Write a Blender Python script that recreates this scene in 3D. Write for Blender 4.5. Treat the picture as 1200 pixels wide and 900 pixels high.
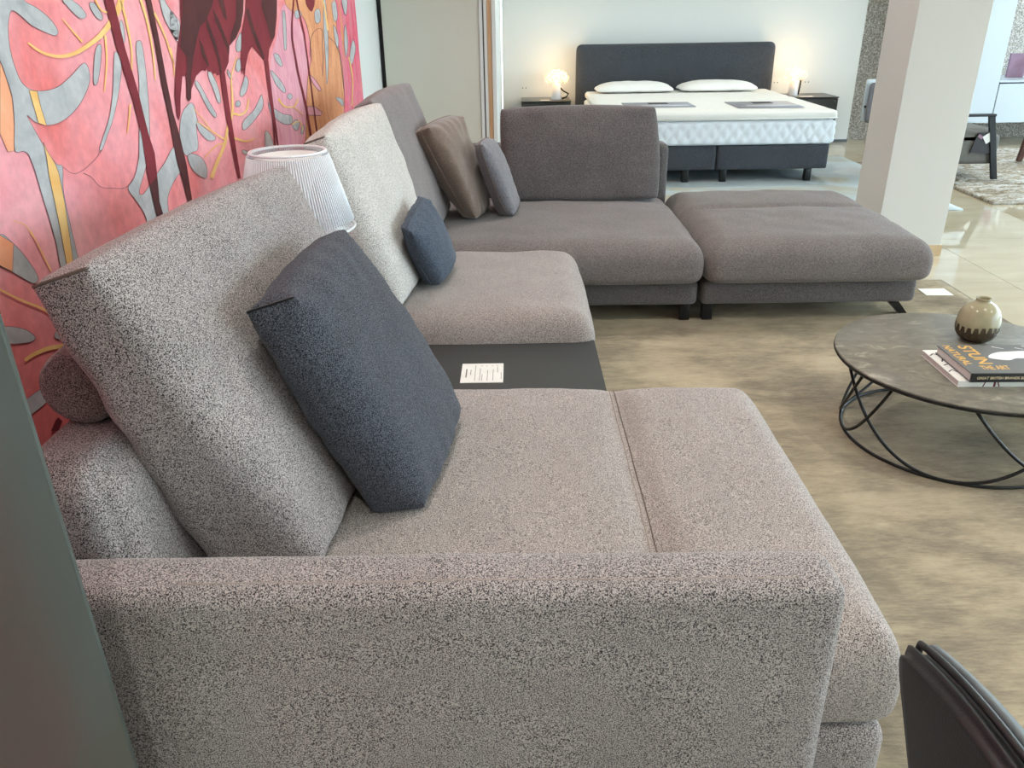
import bpy, bmesh, math, random
from mathutils import Vector, Matrix, noise
from mathutils.geometry import tessellate_polygon

for o in list(bpy.data.objects):
    bpy.data.objects.remove(o, do_unlink=True)
scene = bpy.context.scene
COL = scene.collection
PI = math.pi
R = math.radians
random.seed(7)

# ------------------------------------------------------------------ camera
FPX, CAM_H, PITCH, YAW, ROLL = 930.0, 1.38, R(25.05), R(0.45), R(-0.92)
_fwd = Vector((-math.sin(YAW)*math.cos(PITCH), math.cos(YAW)*math.cos(PITCH), -math.sin(PITCH)))
_r0 = Vector((math.cos(YAW), math.sin(YAW), 0)); _u0 = _r0.cross(_fwd)
_right = math.cos(ROLL)*_r0 + math.sin(ROLL)*_u0
_up = _right.cross(_fwd)
CAMP = Vector((0, 0, CAM_H))
cam_data = bpy.data.cameras.new('camera'); cam = bpy.data.objects.new('camera', cam_data)
COL.objects.link(cam); scene.camera = cam
cam_data.sensor_fit = 'HORIZONTAL'; cam_data.sensor_width = 36.0
cam_data.lens = FPX/1200.0*36.0; cam_data.clip_start = 0.02; cam_data.clip_end = 200
M3 = Matrix((_right, _up, -_fwd)).transposed()
cam.matrix_world = Matrix.Translation(CAMP) @ M3.to_4x4()

def on_wall(px, py, x):
    """point of the flat wall x = const that a photograph pixel shows"""
    d = _fwd + _right*(px-600)/FPX - _up*(py-450)/FPX
    t = (x-CAMP.x)/d.x
    return CAMP + d*t

# ------------------------------------------------------------------ world, light, exposure
w = bpy.data.worlds.new('world'); scene.world = w; w.use_nodes = True
wn = w.node_tree; wn.nodes.clear()
wo = wn.nodes.new('ShaderNodeOutputWorld'); wb = wn.nodes.new('ShaderNodeBackground')
wb.inputs['Color'].default_value = (0.74, 0.87, 1.0, 1); wb.inputs['Strength'].default_value = 4.3
wn.links.new(wb.outputs[0], wo.inputs[0])
scene.view_settings.view_transform = 'Standard'; scene.view_settings.look = 'None'
scene.view_settings.gamma = 1.0; scene.view_settings.use_curve_mapping = False
scene.view_settings.exposure = 0.92
CEIL = 3.0
DOWNLIGHTS = [(-0.1, 1.7), (1.9, 1.7), (-0.1, 3.9), (1.3, 4.4), (4.0, 3.9), (0.6, 7.6), (2.9, 7.6), (5.2, 7.6), (-0.1, -0.6), (1.9, -0.6), (4.0, 1.2)]
DOWN_POWER = 38.0

# ------------------------------------------------------------------ materials
def s2l(c):
    return tuple(((v/255)/12.92 if v/255 <= 0.04045 else ((v/255+0.055)/1.055)**2.4) for v in c[:3]) + (1,)

def new_mat(name, rough=0.6, metal=0.0, spec=0.5):
    m = bpy.data.materials.new(name); m.use_nodes = True
    b = m.node_tree.nodes['Principled BSDF']
    b.inputs['Roughness'].default_value = rough; b.inputs['Metallic'].default_value = metal
    b.inputs['Specular IOR Level'].default_value = spec
    return m, m.node_tree, b

def plain(name, c, rough=0.6, metal=0.0, spec=0.5, noise_amt=0.05, nscale=20, bump=0.0, bscale=200):
    m, t, b = new_mat(name, rough, metal, spec)
    tc = t.nodes.new('ShaderNodeTexCoord'); n = t.nodes.new('ShaderNodeTexNoise')
    n.inputs['Scale'].default_value = nscale; n.inputs['Detail'].default_value = 4
    t.links.new(tc.outputs['Object'], n.inputs['Vector'])
    r = t.nodes.new('ShaderNodeValToRGB'); l = s2l(c)
    r.color_ramp.elements[0].position = 0.3; r.color_ramp.elements[1].position = 0.7
    r.color_ramp.elements[0].color = tuple(v*(1-noise_amt) for v in l[:3])+(1,)
    r.color_ramp.elements[1].color = tuple(min(1, v*(1+noise_amt)) for v in l[:3])+(1,)
    t.links.new(n.outputs['Fac'], r.inputs['Fac']); t.links.new(r.outputs[0], b.inputs['Base Color'])
    if bump:
        n2 = t.nodes.new('ShaderNodeTexNoise'); n2.inputs['Scale'].default_value = bscale
        t.links.new(tc.outputs['Object'], n2.inputs['Vector'])
        bp = t.nodes.new('ShaderNodeBump'); bp.inputs['Strength'].default_value = bump; bp.inputs['Distance'].default_value = 0.002
        t.links.new(n2.outputs['Fac'], bp.inputs['Height']); t.links.new(bp.outputs[0], b.inputs['Normal'])
    return m

def fabric(name, dark, light, scale=260, lo=0.40, hi=0.60, bump=0.5, sheen=0.25, blot=0.06):
    m, t, b = new_mat(name, 0.92, 0, 0.15)
    b.inputs['Sheen Weight'].default_value = sheen; b.inputs['Sheen Roughness'].default_value = 0.5
    tc = t.nodes.new('ShaderNodeTexCoord')
    n = t.nodes.new('ShaderNodeTexNoise'); n.inputs['Scale'].default_value = scale; n.inputs['Detail'].default_value = 1.5
    n.inputs['Distortion'].default_value = 0.6
    t.links.new(tc.outputs['Object'], n.inputs['Vector'])
    r = t.nodes.new('ShaderNodeValToRGB'); e = r.color_ramp.elements
    e[0].position = lo; e[1].position = hi; e[0].color = s2l(dark); e[1].color = s2l(light)
    t.links.new(n.outputs['Fac'], r.inputs['Fac'])
    n2 = t.nodes.new('ShaderNodeTexNoise'); n2.inputs['Scale'].default_value = 5; n2.inputs['Detail'].default_value = 3
    t.links.new(tc.outputs['Object'], n2.inputs['Vector'])
    mr = t.nodes.new('ShaderNodeMapRange'); mr.inputs['To Min'].default_value = 1-blot; mr.inputs['To Max'].default_value = 1+blot
    mr.inputs['From Min'].default_value = 0.3; mr.inputs['From Max'].default_value = 0.7
    t.links.new(n2.outputs['Fac'], mr.inputs['Value'])
    mx = t.nodes.new('ShaderNodeVectorMath'); mx.operation = 'SCALE'
    t.links.new(r.outputs[0], mx.inputs[0]); t.links.new(mr.outputs[0], mx.inputs['Scale'])
    t.links.new(mx.outputs[0], b.inputs['Base Color'])
    bp = t.nodes.new('ShaderNodeBump'); bp.inputs['Strength'].default_value = bump; bp.inputs['Distance'].default_value = 0.0025
    t.links.new(n.outputs['Fac'], bp.inputs['Height']); t.links.new(bp.outputs[0], b.inputs['Normal'])
    return m

def glow(name, c, s):
    m = bpy.data.materials.new(name); m.use_nodes = True
    b = m.node_tree.nodes['Principled BSDF']; b.inputs['Base Color'].default_value = s2l(c)
    b.inputs['Emission Color'].default_value = s2l(c); b.inputs['Emission Strength'].default_value = s
    return m

def mottled(name, stops, scale, stretch=(1, 1, 1), rough=0.9, distort=1.0, detail=6, bump=0.0, bscale=400, fine=0.0, spec=0.3, coord='Object'):
    """noise-coloured material with several colour stops and optional fine grain"""
    m, t, b = new_mat(name, rough, 0, spec)
    tc = t.nodes.new('ShaderNodeTexCoord'); mp = t.nodes.new('ShaderNodeMapping')
    mp.inputs['Scale'].default_value = stretch
    t.links.new(tc.outputs[coord], mp.inputs['Vector'])
    n = t.nodes.new('ShaderNodeTexNoise'); n.inputs['Scale'].default_value = scale; n.inputs['Detail'].default_value = detail
    n.inputs['Distortion'].default_value = distort; n.inputs['Roughness'].default_value = 0.6
    t.links.new(mp.outputs[0], n.inputs['Vector'])
    r = t.nodes.new('ShaderNodeValToRGB'); e = r.color_ramp.elements
    while len(e) < len(stops): e.new(0.5)
    for i, (p, c) in enumerate(stops): e[i].position = p; e[i].color = s2l(c)
    t.links.new(n.outputs['Fac'], r.inputs['Fac'])
    out = r.outputs[0]
    f = t.nodes.new('ShaderNodeTexNoise'); f.inputs['Scale'].default_value = bscale; f.inputs['Detail'].default_value = 3
    t.links.new(tc.outputs[coord], f.inputs['Vector'])
    if fine:
        mr = t.nodes.new('ShaderNodeMapRange'); mr.inputs['From Min'].default_value = 0.3; mr.inputs['From Max'].default_value = 0.7
        mr.inputs['To Min'].default_value = 1-fine; mr.inputs['To Max'].default_value = 1+fine
        t.links.new(f.outputs['Fac'], mr.inputs['Value'])
        mx = t.nodes.new('ShaderNodeVectorMath'); mx.operation = 'SCALE'
        t.links.new(out, mx.inputs[0]); t.links.new(mr.outputs[0], mx.inputs['Scale']); out = mx.outputs[0]
    t.links.new(out, b.inputs['Base Color'])
    if bump:
        bp = t.nodes.new('ShaderNodeBump'); bp.inputs['Strength'].default_value = bump; bp.inputs['Distance'].default_value = 0.003
        t.links.new(f.outputs['Fac'], bp.inputs['Height']); t.links.new(bp.outputs[0], b.inputs['Normal'])
    return m

M = {}
M['boucle'] = fabric('boucle', (44, 40, 42), (196, 186, 182), 560, 0.41, 0.57, 0.6)
M['boucle_warm'] = fabric('boucle_seat', (66, 60, 58), (198, 187, 180), 560, 0.39, 0.57, 0.5)
M['boucle_bolster'] = fabric('boucle_bolster', (50, 44, 46), (160, 146, 142), 560, 0.42, 0.60, 0.6)
M['boucle_mid'] = fabric('boucle_mid_seat', (84, 78, 76), (190, 179, 173), 580, 0.38, 0.60, 0.5)
M['boucle_light'] = fabric('boucle_light', (124, 120, 117), (224, 219, 212), 420, 0.36, 0.56, 0.4)
M['charcoal'] = fabric('charcoal_boucle', (26, 28, 34), (104, 107, 116), 580, 0.42, 0.62, 0.55, 0.12)
M['grey_twill'] = fabric('grey_twill', (104, 98, 100), (140, 132, 130), 300, 0.38, 0.62, 0.2)
M['navy'] = fabric('blue_grey_weave', (46, 55, 68), (96, 106, 120), 380, 0.40, 0.62, 0.3, 0.1)
M['bluegrey'] = fabric('soft_blue_grey', (98, 98, 104), (140, 138, 142), 380, 0.38, 0.62, 0.2)
M['velvet'] = fabric('taupe_velvet', (104, 88, 78), (126, 108, 95), 160, 0.3, 0.7, 0.12, 0.5, 0.10)
M['felt'] = fabric('grey_brown_felt', (80, 76, 76), (122, 116, 116), 320, 0.38, 0.62, 0.3, 0.2)
M['felt_warm'] = fabric('warm_grey_felt', (92, 87, 86), (138, 130, 127), 320, 0.38, 0.62, 0.3, 0.2)
M['seam'] = plain('seam_thread', (108, 94, 86), 0.9)
M['seam_light'] = plain('seam_light', (164, 152, 144), 0.9)
M['board'] = plain('dark_grey_board', (50, 51, 50), 0.55, nscale=3, noise_amt=0.08)
M['black'] = plain('black_metal', (22, 23, 24), 0.4, 0.3)
M['paper'] = plain('white_paper', (238, 238, 232), 0.7)
M['ink'] = plain('grey_ink', (120, 118, 116), 0.8)
M['white_wall'] = plain('white_wall_paint', (226, 229, 226), 0.85, noise_amt=0.01, nscale=1, spec=0.2)
M['cream_wall'] = plain('column_paint', (214, 213, 208), 0.85, noise_amt=0.01, nscale=1, spec=0.2)
M['door_grey'] = plain('sage_grey_panel', (216, 217, 204), 0.5, noise_amt=0.01, nscale=1)
M['ceiling'] = plain('ceiling_paint', (238, 236, 230), 0.9, noise_amt=0.01)
M['wood'] = mottled('oak_strip', [(0.3, (190, 150, 110)), (0.7, (215, 180, 142))], 6, (8, 8, 0.6), 0.5)
M['base_tile'] = mottled('beige_marble', [(0.3, (196, 170, 134)), (0.7, (216, 192, 158))], 4, rough=0.35)
M['floor_tile'] = mottled('polished_beige_marble', [(0.25, (186, 173, 146)), (0.5, (198, 186, 160)), (0.8, (210, 199, 174))], 1.6, (0.6, 2.2, 1), 0.035, 1.5, 8, spec=0.8)
M['floor_tile'].node_tree.nodes['Principled BSDF'].inputs['IOR'].default_value = 1.8
M['grout'] = plain('grout', (180, 166, 140), 0.8)
M['concrete'] = plain('outside_paving', (170, 170, 166), 0.9)
M['frame_grey'] = plain('window_frame', (90, 94, 96), 0.4, 0.5)
M['partition'] = plain('grey_green_lacquer', (86, 93, 89), 0.15, nscale=1, noise_amt=0.03)
M['anthracite'] = fabric('anthracite_weave', (52, 55, 60), (84, 88, 94), 300, 0.38, 0.62, 0.2, 0.1)
M['linen'] = plain('white_linen', (240, 240, 236), 0.85, noise_amt=0.015, bump=0.15, bscale=60)
M['topper'] = plain('cream_topper', (238, 238, 232), 0.85, noise_amt=0.03, nscale=120, bump=0.5, bscale=160)
M['mattress'] = plain('mattress_ticking', (228, 236, 242), 0.8, noise_amt=0.02)
M['plaque'] = plain('grey_card', (158, 160, 170), 0.5)
M['dark_print'] = plain('dark_print', (40, 38, 42), 0.5)
M['night'] = plain('dark_nightstand', (62, 64, 62), 0.3, nscale=2)
M['lamp_white'] = plain('lamp_ceramic', (220, 222, 226), 0.3)
M['leather'] = plain('dark_leather', (27, 26, 26), 0.42, nscale=60, noise_amt=0.2, bump=0.2, bscale=500)
M['leather_in'] = plain('grey_leather', (104, 112, 114), 0.5, nscale=40, noise_amt=0.22, bump=0.15, bscale=500)  # lighter mottled grey for the inner back and seat
M['chair_grey'] = plain('grey_upholstery', (104, 102, 96), 0.7, nscale=80, noise_amt=0.08)
M['cabinet'] = plain('white_lacquer', (196, 206, 212), 0.25, noise_amt=0.005, nscale=1)
M['mauve'] = plain('mauve_cover', (150, 118, 138), 0.5, nscale=12, noise_amt=0.15)
M['walnut'] = plain('walnut', (88, 52, 40), 0.5, nscale=10, noise_amt=0.15)
M['gold'] = plain('gold_print', (238, 184, 84), 0.4)
M['print_white'] = plain('print_white', (232, 232, 232), 0.5)
M['cover_grey'] = plain('grey_cover', (104, 104, 104), 0.35)
M['spine_text'] = plain('pale_gold_print', (222, 206, 168), 0.4)
M['spine'] = plain('black_spine', (34, 34, 38), 0.4)
M['pages'] = plain('page_block', (206, 196, 192), 0.8, nscale=90, noise_amt=0.08)
M['red_print'] = plain('dark_red_print', (110, 44, 52), 0.5)
M['stone_top'] = mottled('stone_top', [(0.30, (104, 101, 92)), (0.5, (126, 122, 110)), (0.60, (136, 132, 119)), (0.68, (166, 161, 146))], 11, (1, 1.8, 1), 0.3, 1.2, 10, bump=0.1, bscale=120, fine=0.05)
M['glaze_top'] = plain('sage_glaze', (166, 158, 128), 0.12, nscale=30, noise_amt=0.12)
M['glaze_bottom'] = plain('brown_glaze', (70, 56, 40), 0.15, nscale=60, noise_amt=0.3)
M['pebble'] = None
M['rug'] = None
def rug_mat():
    m, t, b = new_mat('taupe_rug', 0.95, 0, 0.1)
    tc = t.nodes.new('ShaderNodeTexCoord')
    def nz(sc, det, st, rg=0.6, dist=0.0, off=0):
        mp = t.nodes.new('ShaderNodeMapping'); mp.inputs['Scale'].default_value = st; mp.inputs['Location'].default_value = (off, off*1.7, 0)
        n = t.nodes.new('ShaderNodeTexNoise'); n.inputs['Scale'].default_value = sc; n.inputs['Detail'].default_value = det
        n.inputs['Roughness'].default_value = rg; n.inputs['Distortion'].default_value = dist
        t.links.new(tc.outputs['Object'], mp.inputs['Vector']); t.links.new(mp.outputs[0], n.inputs['Vector']); return n.outputs['Fac']
    def mth(op, a, b_):
        n = t.nodes.new('ShaderNodeMath'); n.operation = op
        for i, v in enumerate((a, b_)):
            if isinstance(v, (int, float)): n.inputs[i].default_value = v
            else: t.links.new(v, n.inputs[i])
        return n.outputs[0]
    big = nz(1.5, 4, (1, 1.2, 1), 0.5, 0.3, 3.1); mid = nz(5, 10, (0.8, 2.2, 1), 0.72); fine = nz(60, 4, (0.5, 2.5, 1), 0.6)
    v = mth('ADD', mth('ADD', mth('MULTIPLY', big, 0.52), mth('MULTIPLY', mid, 0.33)), mth('MULTIPLY', fine, 0.15))
    r = t.nodes.new('ShaderNodeValToRGB'); e = r.color_ramp.elements
    st = [(0.36, (112, 104, 92)), (0.45, (142, 132, 114)), (0.53, (172, 159, 135)), (0.64, (192, 179, 152))]
    while len(e) < 4: e.new(0.5)
    for i, (p, c) in enumerate(st): e[i].position = p; e[i].color = s2l(c)
    t.links.new(v, r.inputs['Fac']); t.links.new(r.outputs[0], b.inputs['Base Color'])
    bp = t.nodes.new('ShaderNodeBump'); bp.inputs['Strength'].default_value = 0.5; bp.inputs['Distance'].default_value = 0.003
    t.links.new(nz(260, 2, (1, 1, 1)), bp.inputs['Height']); t.links.new(bp.outputs[0], b.inputs['Normal'])
    return m
M['rug'] = rug_mat()
M['rug_edge'] = plain('rug_edge', (134, 122, 104), 0.95)
M['bed_rug'] = mottled('blue_grey_rug', [(0.36, (176, 172, 154)), (0.48, (178, 190, 194)), (0.66, (206, 212, 212))], 1.3, (0.8, 1.3, 1), 0.95, 0.6, 7, 0.3, 250, 0.05, 0.1)
M['shag'] = mottled('shaggy_rug', [(0.30, (104, 96, 84)), (0.45, (160, 148, 128)), (0.58, (192, 190, 184)), (0.7, (222, 222, 220))], 8, (0.6, 2.0, 1), 0.95, 1.5, 10, 0.8, 90, 0.22, 0.1)

def pebble_mat():
    m, t, b = new_mat('pebble_plaster', 0.8)
    tc = t.nodes.new('ShaderNodeTexCoord'); v = t.nodes.new('ShaderNodeTexVoronoi'); v.inputs['Scale'].default_value = 85
    t.links.new(tc.outputs['Object'], v.inputs['Vector'])
    r = t.nodes.new('ShaderNodeValToRGB'); e = r.color_ramp.elements
    e[0].position = 0.1; e[0].color = s2l((134, 128, 120)); e[1].position = 0.9; e[1].color = s2l((220, 216, 210))
    e.new(0.5).color = s2l((174, 167, 156))
    t.links.new(v.outputs['Color'], r.inputs['Fac']); t.links.new(r.outputs[0], b.inputs['Base Color'])
    bp = t.nodes.new('ShaderNodeBump'); bp.inputs['Strength'].default_value = 0.6; bp.inputs['Distance'].default_value = 0.01; bp.invert = True
    t.links.new(v.outputs['Distance'], bp.inputs['Height']); t.links.new(bp.outputs[0], b.inputs['Normal'])
    return m
M['pebble'] = pebble_mat()

def glass_mat(name, rough=0.0, tint=(1, 1, 1, 1), ior=1.45):
    m, t, b = new_mat(name, rough)
    b.inputs['Transmission Weight'].default_value = 1.0; b.inputs['Base Color'].default_value = tint; b.inputs['IOR'].default_value = ior
    return m
def thin_glass():
    m = bpy.data.materials.new('window_glass'); m.use_nodes = True; t = m.node_tree; t.nodes.clear()
    o = t.nodes.new('ShaderNodeOutputMaterial'); a = t.nodes.new('ShaderNodeBsdfTransparent'); g = t.nodes.new('ShaderNodeBsdfGlossy')
    g.inputs['Roughness'].default_value = 0.0; mx = t.nodes.new('ShaderNodeMixShader'); mx.inputs[0].default_value = 0.06
    a.inputs['Color'].default_value = (0.95, 0.98, 0.97, 1)
    t.links.new(a.outputs[0], mx.inputs[1]); t.links.new(g.outputs[0], mx.inputs[2]); t.links.new(mx.outputs[0], o.inputs[0])
    return m
M['glass'] = thin_glass()
def shade_mat():
    m = bpy.data.materials.new('ribbed_clear_shade'); m.use_nodes = True; t = m.node_tree
    b = t.nodes['Principled BSDF']; b.inputs['Base Color'].default_value = (0.95, 0.97, 1, 1)
    b.inputs['Roughness'].default_value = 0.12; b.inputs['Transmission Weight'].default_value = 0.25
    b.inputs['IOR'].default_value = 1.4
    o = t.nodes['Material Output']; a = t.nodes.new('ShaderNodeBsdfTransparent'); a.inputs['Color'].default_value = (0.97, 0.97, 0.97, 1)
    mx = t.nodes.new('ShaderNodeMixShader'); mx.inputs[0].default_value = 0.28
    t.links.new(a.outputs[0], mx.inputs[1]); t.links.new(b.outputs[0], mx.inputs[2]); t.links.new(mx.outputs[0], o.inputs[0])
    return m
M['shade'] = shade_mat()
M['rib'] = plain('frosted_white_rib', (238, 242, 246), 0.25, noise_amt=0.01)
M['shade_inner'] = plain('white_diffuser', (236, 236, 232), 0.6)

# ------------------------------------------------------------------ helpers
def link_mesh(name, bm, mat, parent=None, smooth=True, loc=None):
    me = bpy.data.meshes.new(name)
    bmesh.ops.recalc_face_normals(bm, faces=bm.faces[:])
    bm.to_mesh(me); bm.free()
    if smooth:
        for p in me.polygons: p.use_smooth = True
    me.materials.append(mat)
    o = bpy.data.objects.new(name, me); COL.objects.link(o)
    if parent is not None: o.parent = parent
    if loc is not None: o.location = loc
    return o

def tag(o, label=None, cat=None, group=None, kind=None):
    if label: o['label'] = label
    if cat: o['category'] = cat
    if group: o['group'] = group
    if kind: o['kind'] = kind
    return o

def thing(name, label, cat, loc=(0, 0, 0), rz=0, group=None):
    o = bpy.data.objects.new(name, None); COL.objects.link(o); o.location = loc; o.rotation_euler = (0, 0, rz)
    o.empty_display_size = 0.05
    return tag(o, label, cat, group)

def box_bm(x0, x1, y0, y1, z0, z1, bevel=0.0, seg=2, bm=None):
    b2 = bmesh.new()
    bmesh.ops.create_cube(b2, size=1)
    for v in b2.verts:
        v.co = Vector(((x0+x1)/2+v.co.x*(x1-x0), (y0+y1)/2+v.co.y*(y1-y0), (z0+z1)/2+v.co.z*(z1-z0)))
    if bevel: bmesh.ops.bevel(b2, geom=b2.edges[:], offset=bevel, segments=seg, profile=0.5, affect='EDGES')
    if bm is None: return b2
    me = bpy.data.meshes.new('t'); b2.to_mesh(me); b2.free(); bm.from_mesh(me); bpy.data.meshes.remove(me)
    return bm

def box(name, mat, x0, x1, y0, y1, z0, z1, bevel=0.0, parent=None, seg=2):
    return link_mesh(name, box_bm(x0, x1, y0, y1, z0, z1, bevel, seg), mat, parent, smooth=False)

def grid_cube(n):
    """list of verts in [-1,1]^3 and quads of a cube whose faces are n x n grids (ni can differ per axis)"""
    if isinstance(n, int): n = (n, n, n)
    idx = {}; vs = []; fs = []
    def vid(i, j, k):
        key = (i, j, k)
        if key not in idx:
            idx[key] = len(vs); vs.append(Vector((i/n[0]*2-1, j/n[1]*2-1, k/n[2]*2-1)))
        return idx[key]
    for a, b, c in ((0, 1, 2), (0, 2, 1), (1, 2, 0)):
        for side in (0, n[c]):
            for i in range(n[a]):
                for j in range(n[b]):
                    q = []
                    for di, dj in ((0, 0), (1, 0), (1, 1), (0, 1)):
                        p = [0, 0, 0]; p[a] = i+di; p[b] = j+dj; p[c] = side; q.append(vid(*p))
                    fs.append(q)
    return vs, fs

def ease(t, p=1.35):
    return math.copysign(1-(1-abs(t))**p, t)

def soft_box(x0, x1, y0, y1, z0, z1, r=0.05, puff_top=0.03, puff_side=0.012, n=(30, 30, 10), wrinkle=0.0, seed=0, warp=None):
    vs, fs = grid_cube(n); bm = bmesh.new()
    c = Vector(((x0+x1)/2, (y0+y1)/2, (z0+z1)/2)); h = Vector(((x1-x0)/2, (y1-y0)/2, (z1-z0)/2))
    out = []
    for p in vs:
        p = Vector((ease(p.x), ease(p.y), ease(p.z)))
        q = Vector((p.x*h.x, p.y*h.y, p.z*h.z))
        inner = Vector([max(h[i]-r, 0) for i in range(3)])
        cl = Vector([max(-inner[i], min(inner[i], q[i])) for i in range(3)])
        d = q-cl
        if d.length > 1e-9: q = cl + d.normalized()*r*min(1, max(abs(d.x), abs(d.y), abs(d.z))/r)
        bx, by, bz = (max(0, 1-abs(p[i])**2.4) for i in range(3))
        if p.z > 0: q.z += puff_top*bx**0.6*by**0.6*p.z
        q.x += math.copysign(1, p.x)*puff_side*by**0.7*bz**0.7*abs(p.x)
        q.y += math.copysign(1, p.y)*puff_side*bx**0.7*bz**0.7*abs(p.y)
        if wrinkle:
            nn = noise.noise(Vector((q.x*5+seed, q.y*5, q.z*7))) + 0.5*noise.noise(Vector((q.x*13, q.y*11+seed, q.z*14)))
            q += (q.normalized())*nn*wrinkle
        if warp: q = warp(q, p)
        out.append(bm.verts.new(q+c))
    for f in fs:
        try: bm.faces.new([out[i] for i in f])
        except ValueError: pass
    return bm

def pad_bm(x0, x1, y0, y1, z0, z1, rxy=0.12, zlow=0.045, rlow=0.03, dome=0.02, n=(50, 50, 22), wrinkle=0.004, seed=0, warp=None):
    """upholstered seat pad: full rounded flanks and top, tight lower edge, nearly square corners in plan"""
    vs, fs = grid_cube(n); bm = bmesh.new(); out = []
    c = Vector(((x0+x1)/2, (y0+y1)/2, z0+zlow)); hx, hy = (x1-x0)/2, (y1-y0)/2
    for p in vs:
        p = Vector((ease(p.x, 1.5), ease(p.y, 1.5), ease(p.z, 1.2)))
        up = p.z >= 0
        hz = (z1-z0-zlow) if up else zlow
        R_ = (rxy, rxy, hz*0.999) if up else (rxy, rxy, zlow*0.95)
        h = (hx, hy, hz); w0 = [p.x*hx, p.y*hy, p.z*hz]; q = []; d = []
        for i in range(3):
            inn = h[i]-R_[i]; cl = max(-inn, min(inn, w0[i])); q.append(cl); d.append((w0[i]-cl)/R_[i])
        lat = (abs(d[0])**4+abs(d[1])**4)**0.25; m = max(abs(v) for v in d)
        ez = 2.4 if up else 3.4; nrm = (lat**ez+abs(d[2])**ez)**(1/ez)
        k = m/nrm if nrm > 1e-9 else 1
        v = Vector((q[0]+d[0]*k*R_[0], q[1]+d[1]*k*R_[1], q[2]+d[2]*k*R_[2]))
        fx, fy = v.x/hx, v.y/hy
        if up: v.z += dome*max(0, 1-fx*fx)**0.5*max(0, 1-fy*fy)**0.5*max(0, v.z/hz)
        v.y += math.copysign(0.008*max(0, 1-fx*fx)*abs(fy)**6, fy); v.x += math.copysign(0.008*max(0, 1-fy*fy)*abs(fx)**6, fx)
        # gathered cloth at the corners and soft undulation
        nn = noise.noise(Vector((v.x*5+seed, v.y*5, v.z*7)))+0.5*noise.noise(Vector((v.x*13, v.y*11+seed, v.z*5)))
        if up: v += Vector((fx*0.4, fy*0.4, 1)).normalized()*nn*wrinkle
        if warp: v = warp(v, p)
        out.append(bm.verts.new(v+c))
    for f in fs: bm.faces.new([out[i] for i in f])
    return bm

def cushion_bm(corners, bulge=0.05, side=0.02, n=(18, 26, 26), rad=0.045, wrinkle=0.006, seed=1, pinch=0.015):
    """soft cushion between eight corners. order: near/far (along u), back/front (along t), top/bottom (along v):
       corners = dict key 'n/f' + 't/b' + 'b/f' -> Vector  e.g. 'ntb' = near top back"""
    vs, fs = grid_cube(n); bm = bmesh.new(); out = []
    K = {k: Vector(v) for k, v in corners.items()}
    def tri(t, u, v):   # each 0..1 : t back->front, u near->far, v bottom->top
        r = Vector((0, 0, 0))
        for a, wa in (('n', 1-u), ('f', u)):
            for b, wb_ in (('b', 1-v), ('t', v)):
                for c_, wc in (('b', 1-t), ('f', t)):
                    r += K[a+b+c_]*wa*wb_*wc
        return r
    ctr = tri(.5, .5, .5)
    nt = (tri(1, .5, .5)-tri(0, .5, .5)).normalized(); nu = (tri(.5, 1, .5)-tri(.5, 0, .5)).normalized(); nv = (tri(.5, .5, 1)-tri(.5, .5, 0)).normalized()
    T_, W_, H_ = [(tri(1, .5, .5)-tri(0, .5, .5)).length/2, (tri(.5, 1, .5)-tri(.5, 0, .5)).length/2, (tri(.5, .5, 1)-tri(.5, .5, 0)).length/2]
    for p in vs:
        p = Vector((ease(p.x, 1.3), ease(p.y, 1.35), ease(p.z, 1.35)))
        m = (abs(p.y*p.z))**6
        r_ = rad*(1-0.62*m)
        hh = Vector((T_, W_, H_)); w0 = Vector((p.x*T_, p.y*W_, p.z*H_))
        inn = Vector([max(hh[i]-r_, 0.002) for i in range(3)])
        cl = Vector([max(-inn[i], min(inn[i], w0[i])) for i in range(3)])
        dd = w0-cl
        if dd.length > 1e-9:
            k_ = max(abs(dd.x)/(hh.x-inn.x), abs(dd.y)/(hh.y-inn.y), abs(dd.z)/(hh.z-inn.z))
            nn_ = Vector((dd.x/(hh.x-inn.x), dd.y/(hh.y-inn.y), dd.z/(hh.z-inn.z))).normalized()*k_
            w0 = cl+Vector((nn_.x*(hh.x-inn.x), nn_.y*(hh.y-inn.y), nn_.z*(hh.z-inn.z)))
        q = Vector((w0.x/T_, w0.y/W_, w0.z/H_))
        bu, bv, bt = 1-q.y*q.y, 1-q.z*q.z, 1-q.x*q.x
        bu = max(bu, 0); bv = max(bv, 0); bt = max(bt, 0)
        pos = tri((q.x+1)/2, (q.y+1)/2, (q.z+1)/2)
        pos += nt*q.x*bulge*(bu**0.55)*(bv**0.55)
        pos += nu*q.y*(side*bv**0.8 - pinch*(1-bv))*1.0
        pos += nv*q.z*(side*bu**0.8)
        if wrinkle:
            f = pos*6 + Vector((seed*3.1, seed*1.7, 0))
            pos += nt*(q.x*wrinkle*(noise.noise(f)+0.5*noise.noise(f*2.3)))
            rd = max(abs(q.y), abs(q.z))
            ang = math.atan2(q.z, q.y)
            pos += nt*q.x*wrinkle*0.7*math.sin(ang*17+seed)*max(0, rd-0.55)*1.6
        out.append(bm.verts.new(pos))
    for f in fs:
        bm.faces.new([out[i] for i in f])
    return bm, tri

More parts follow.
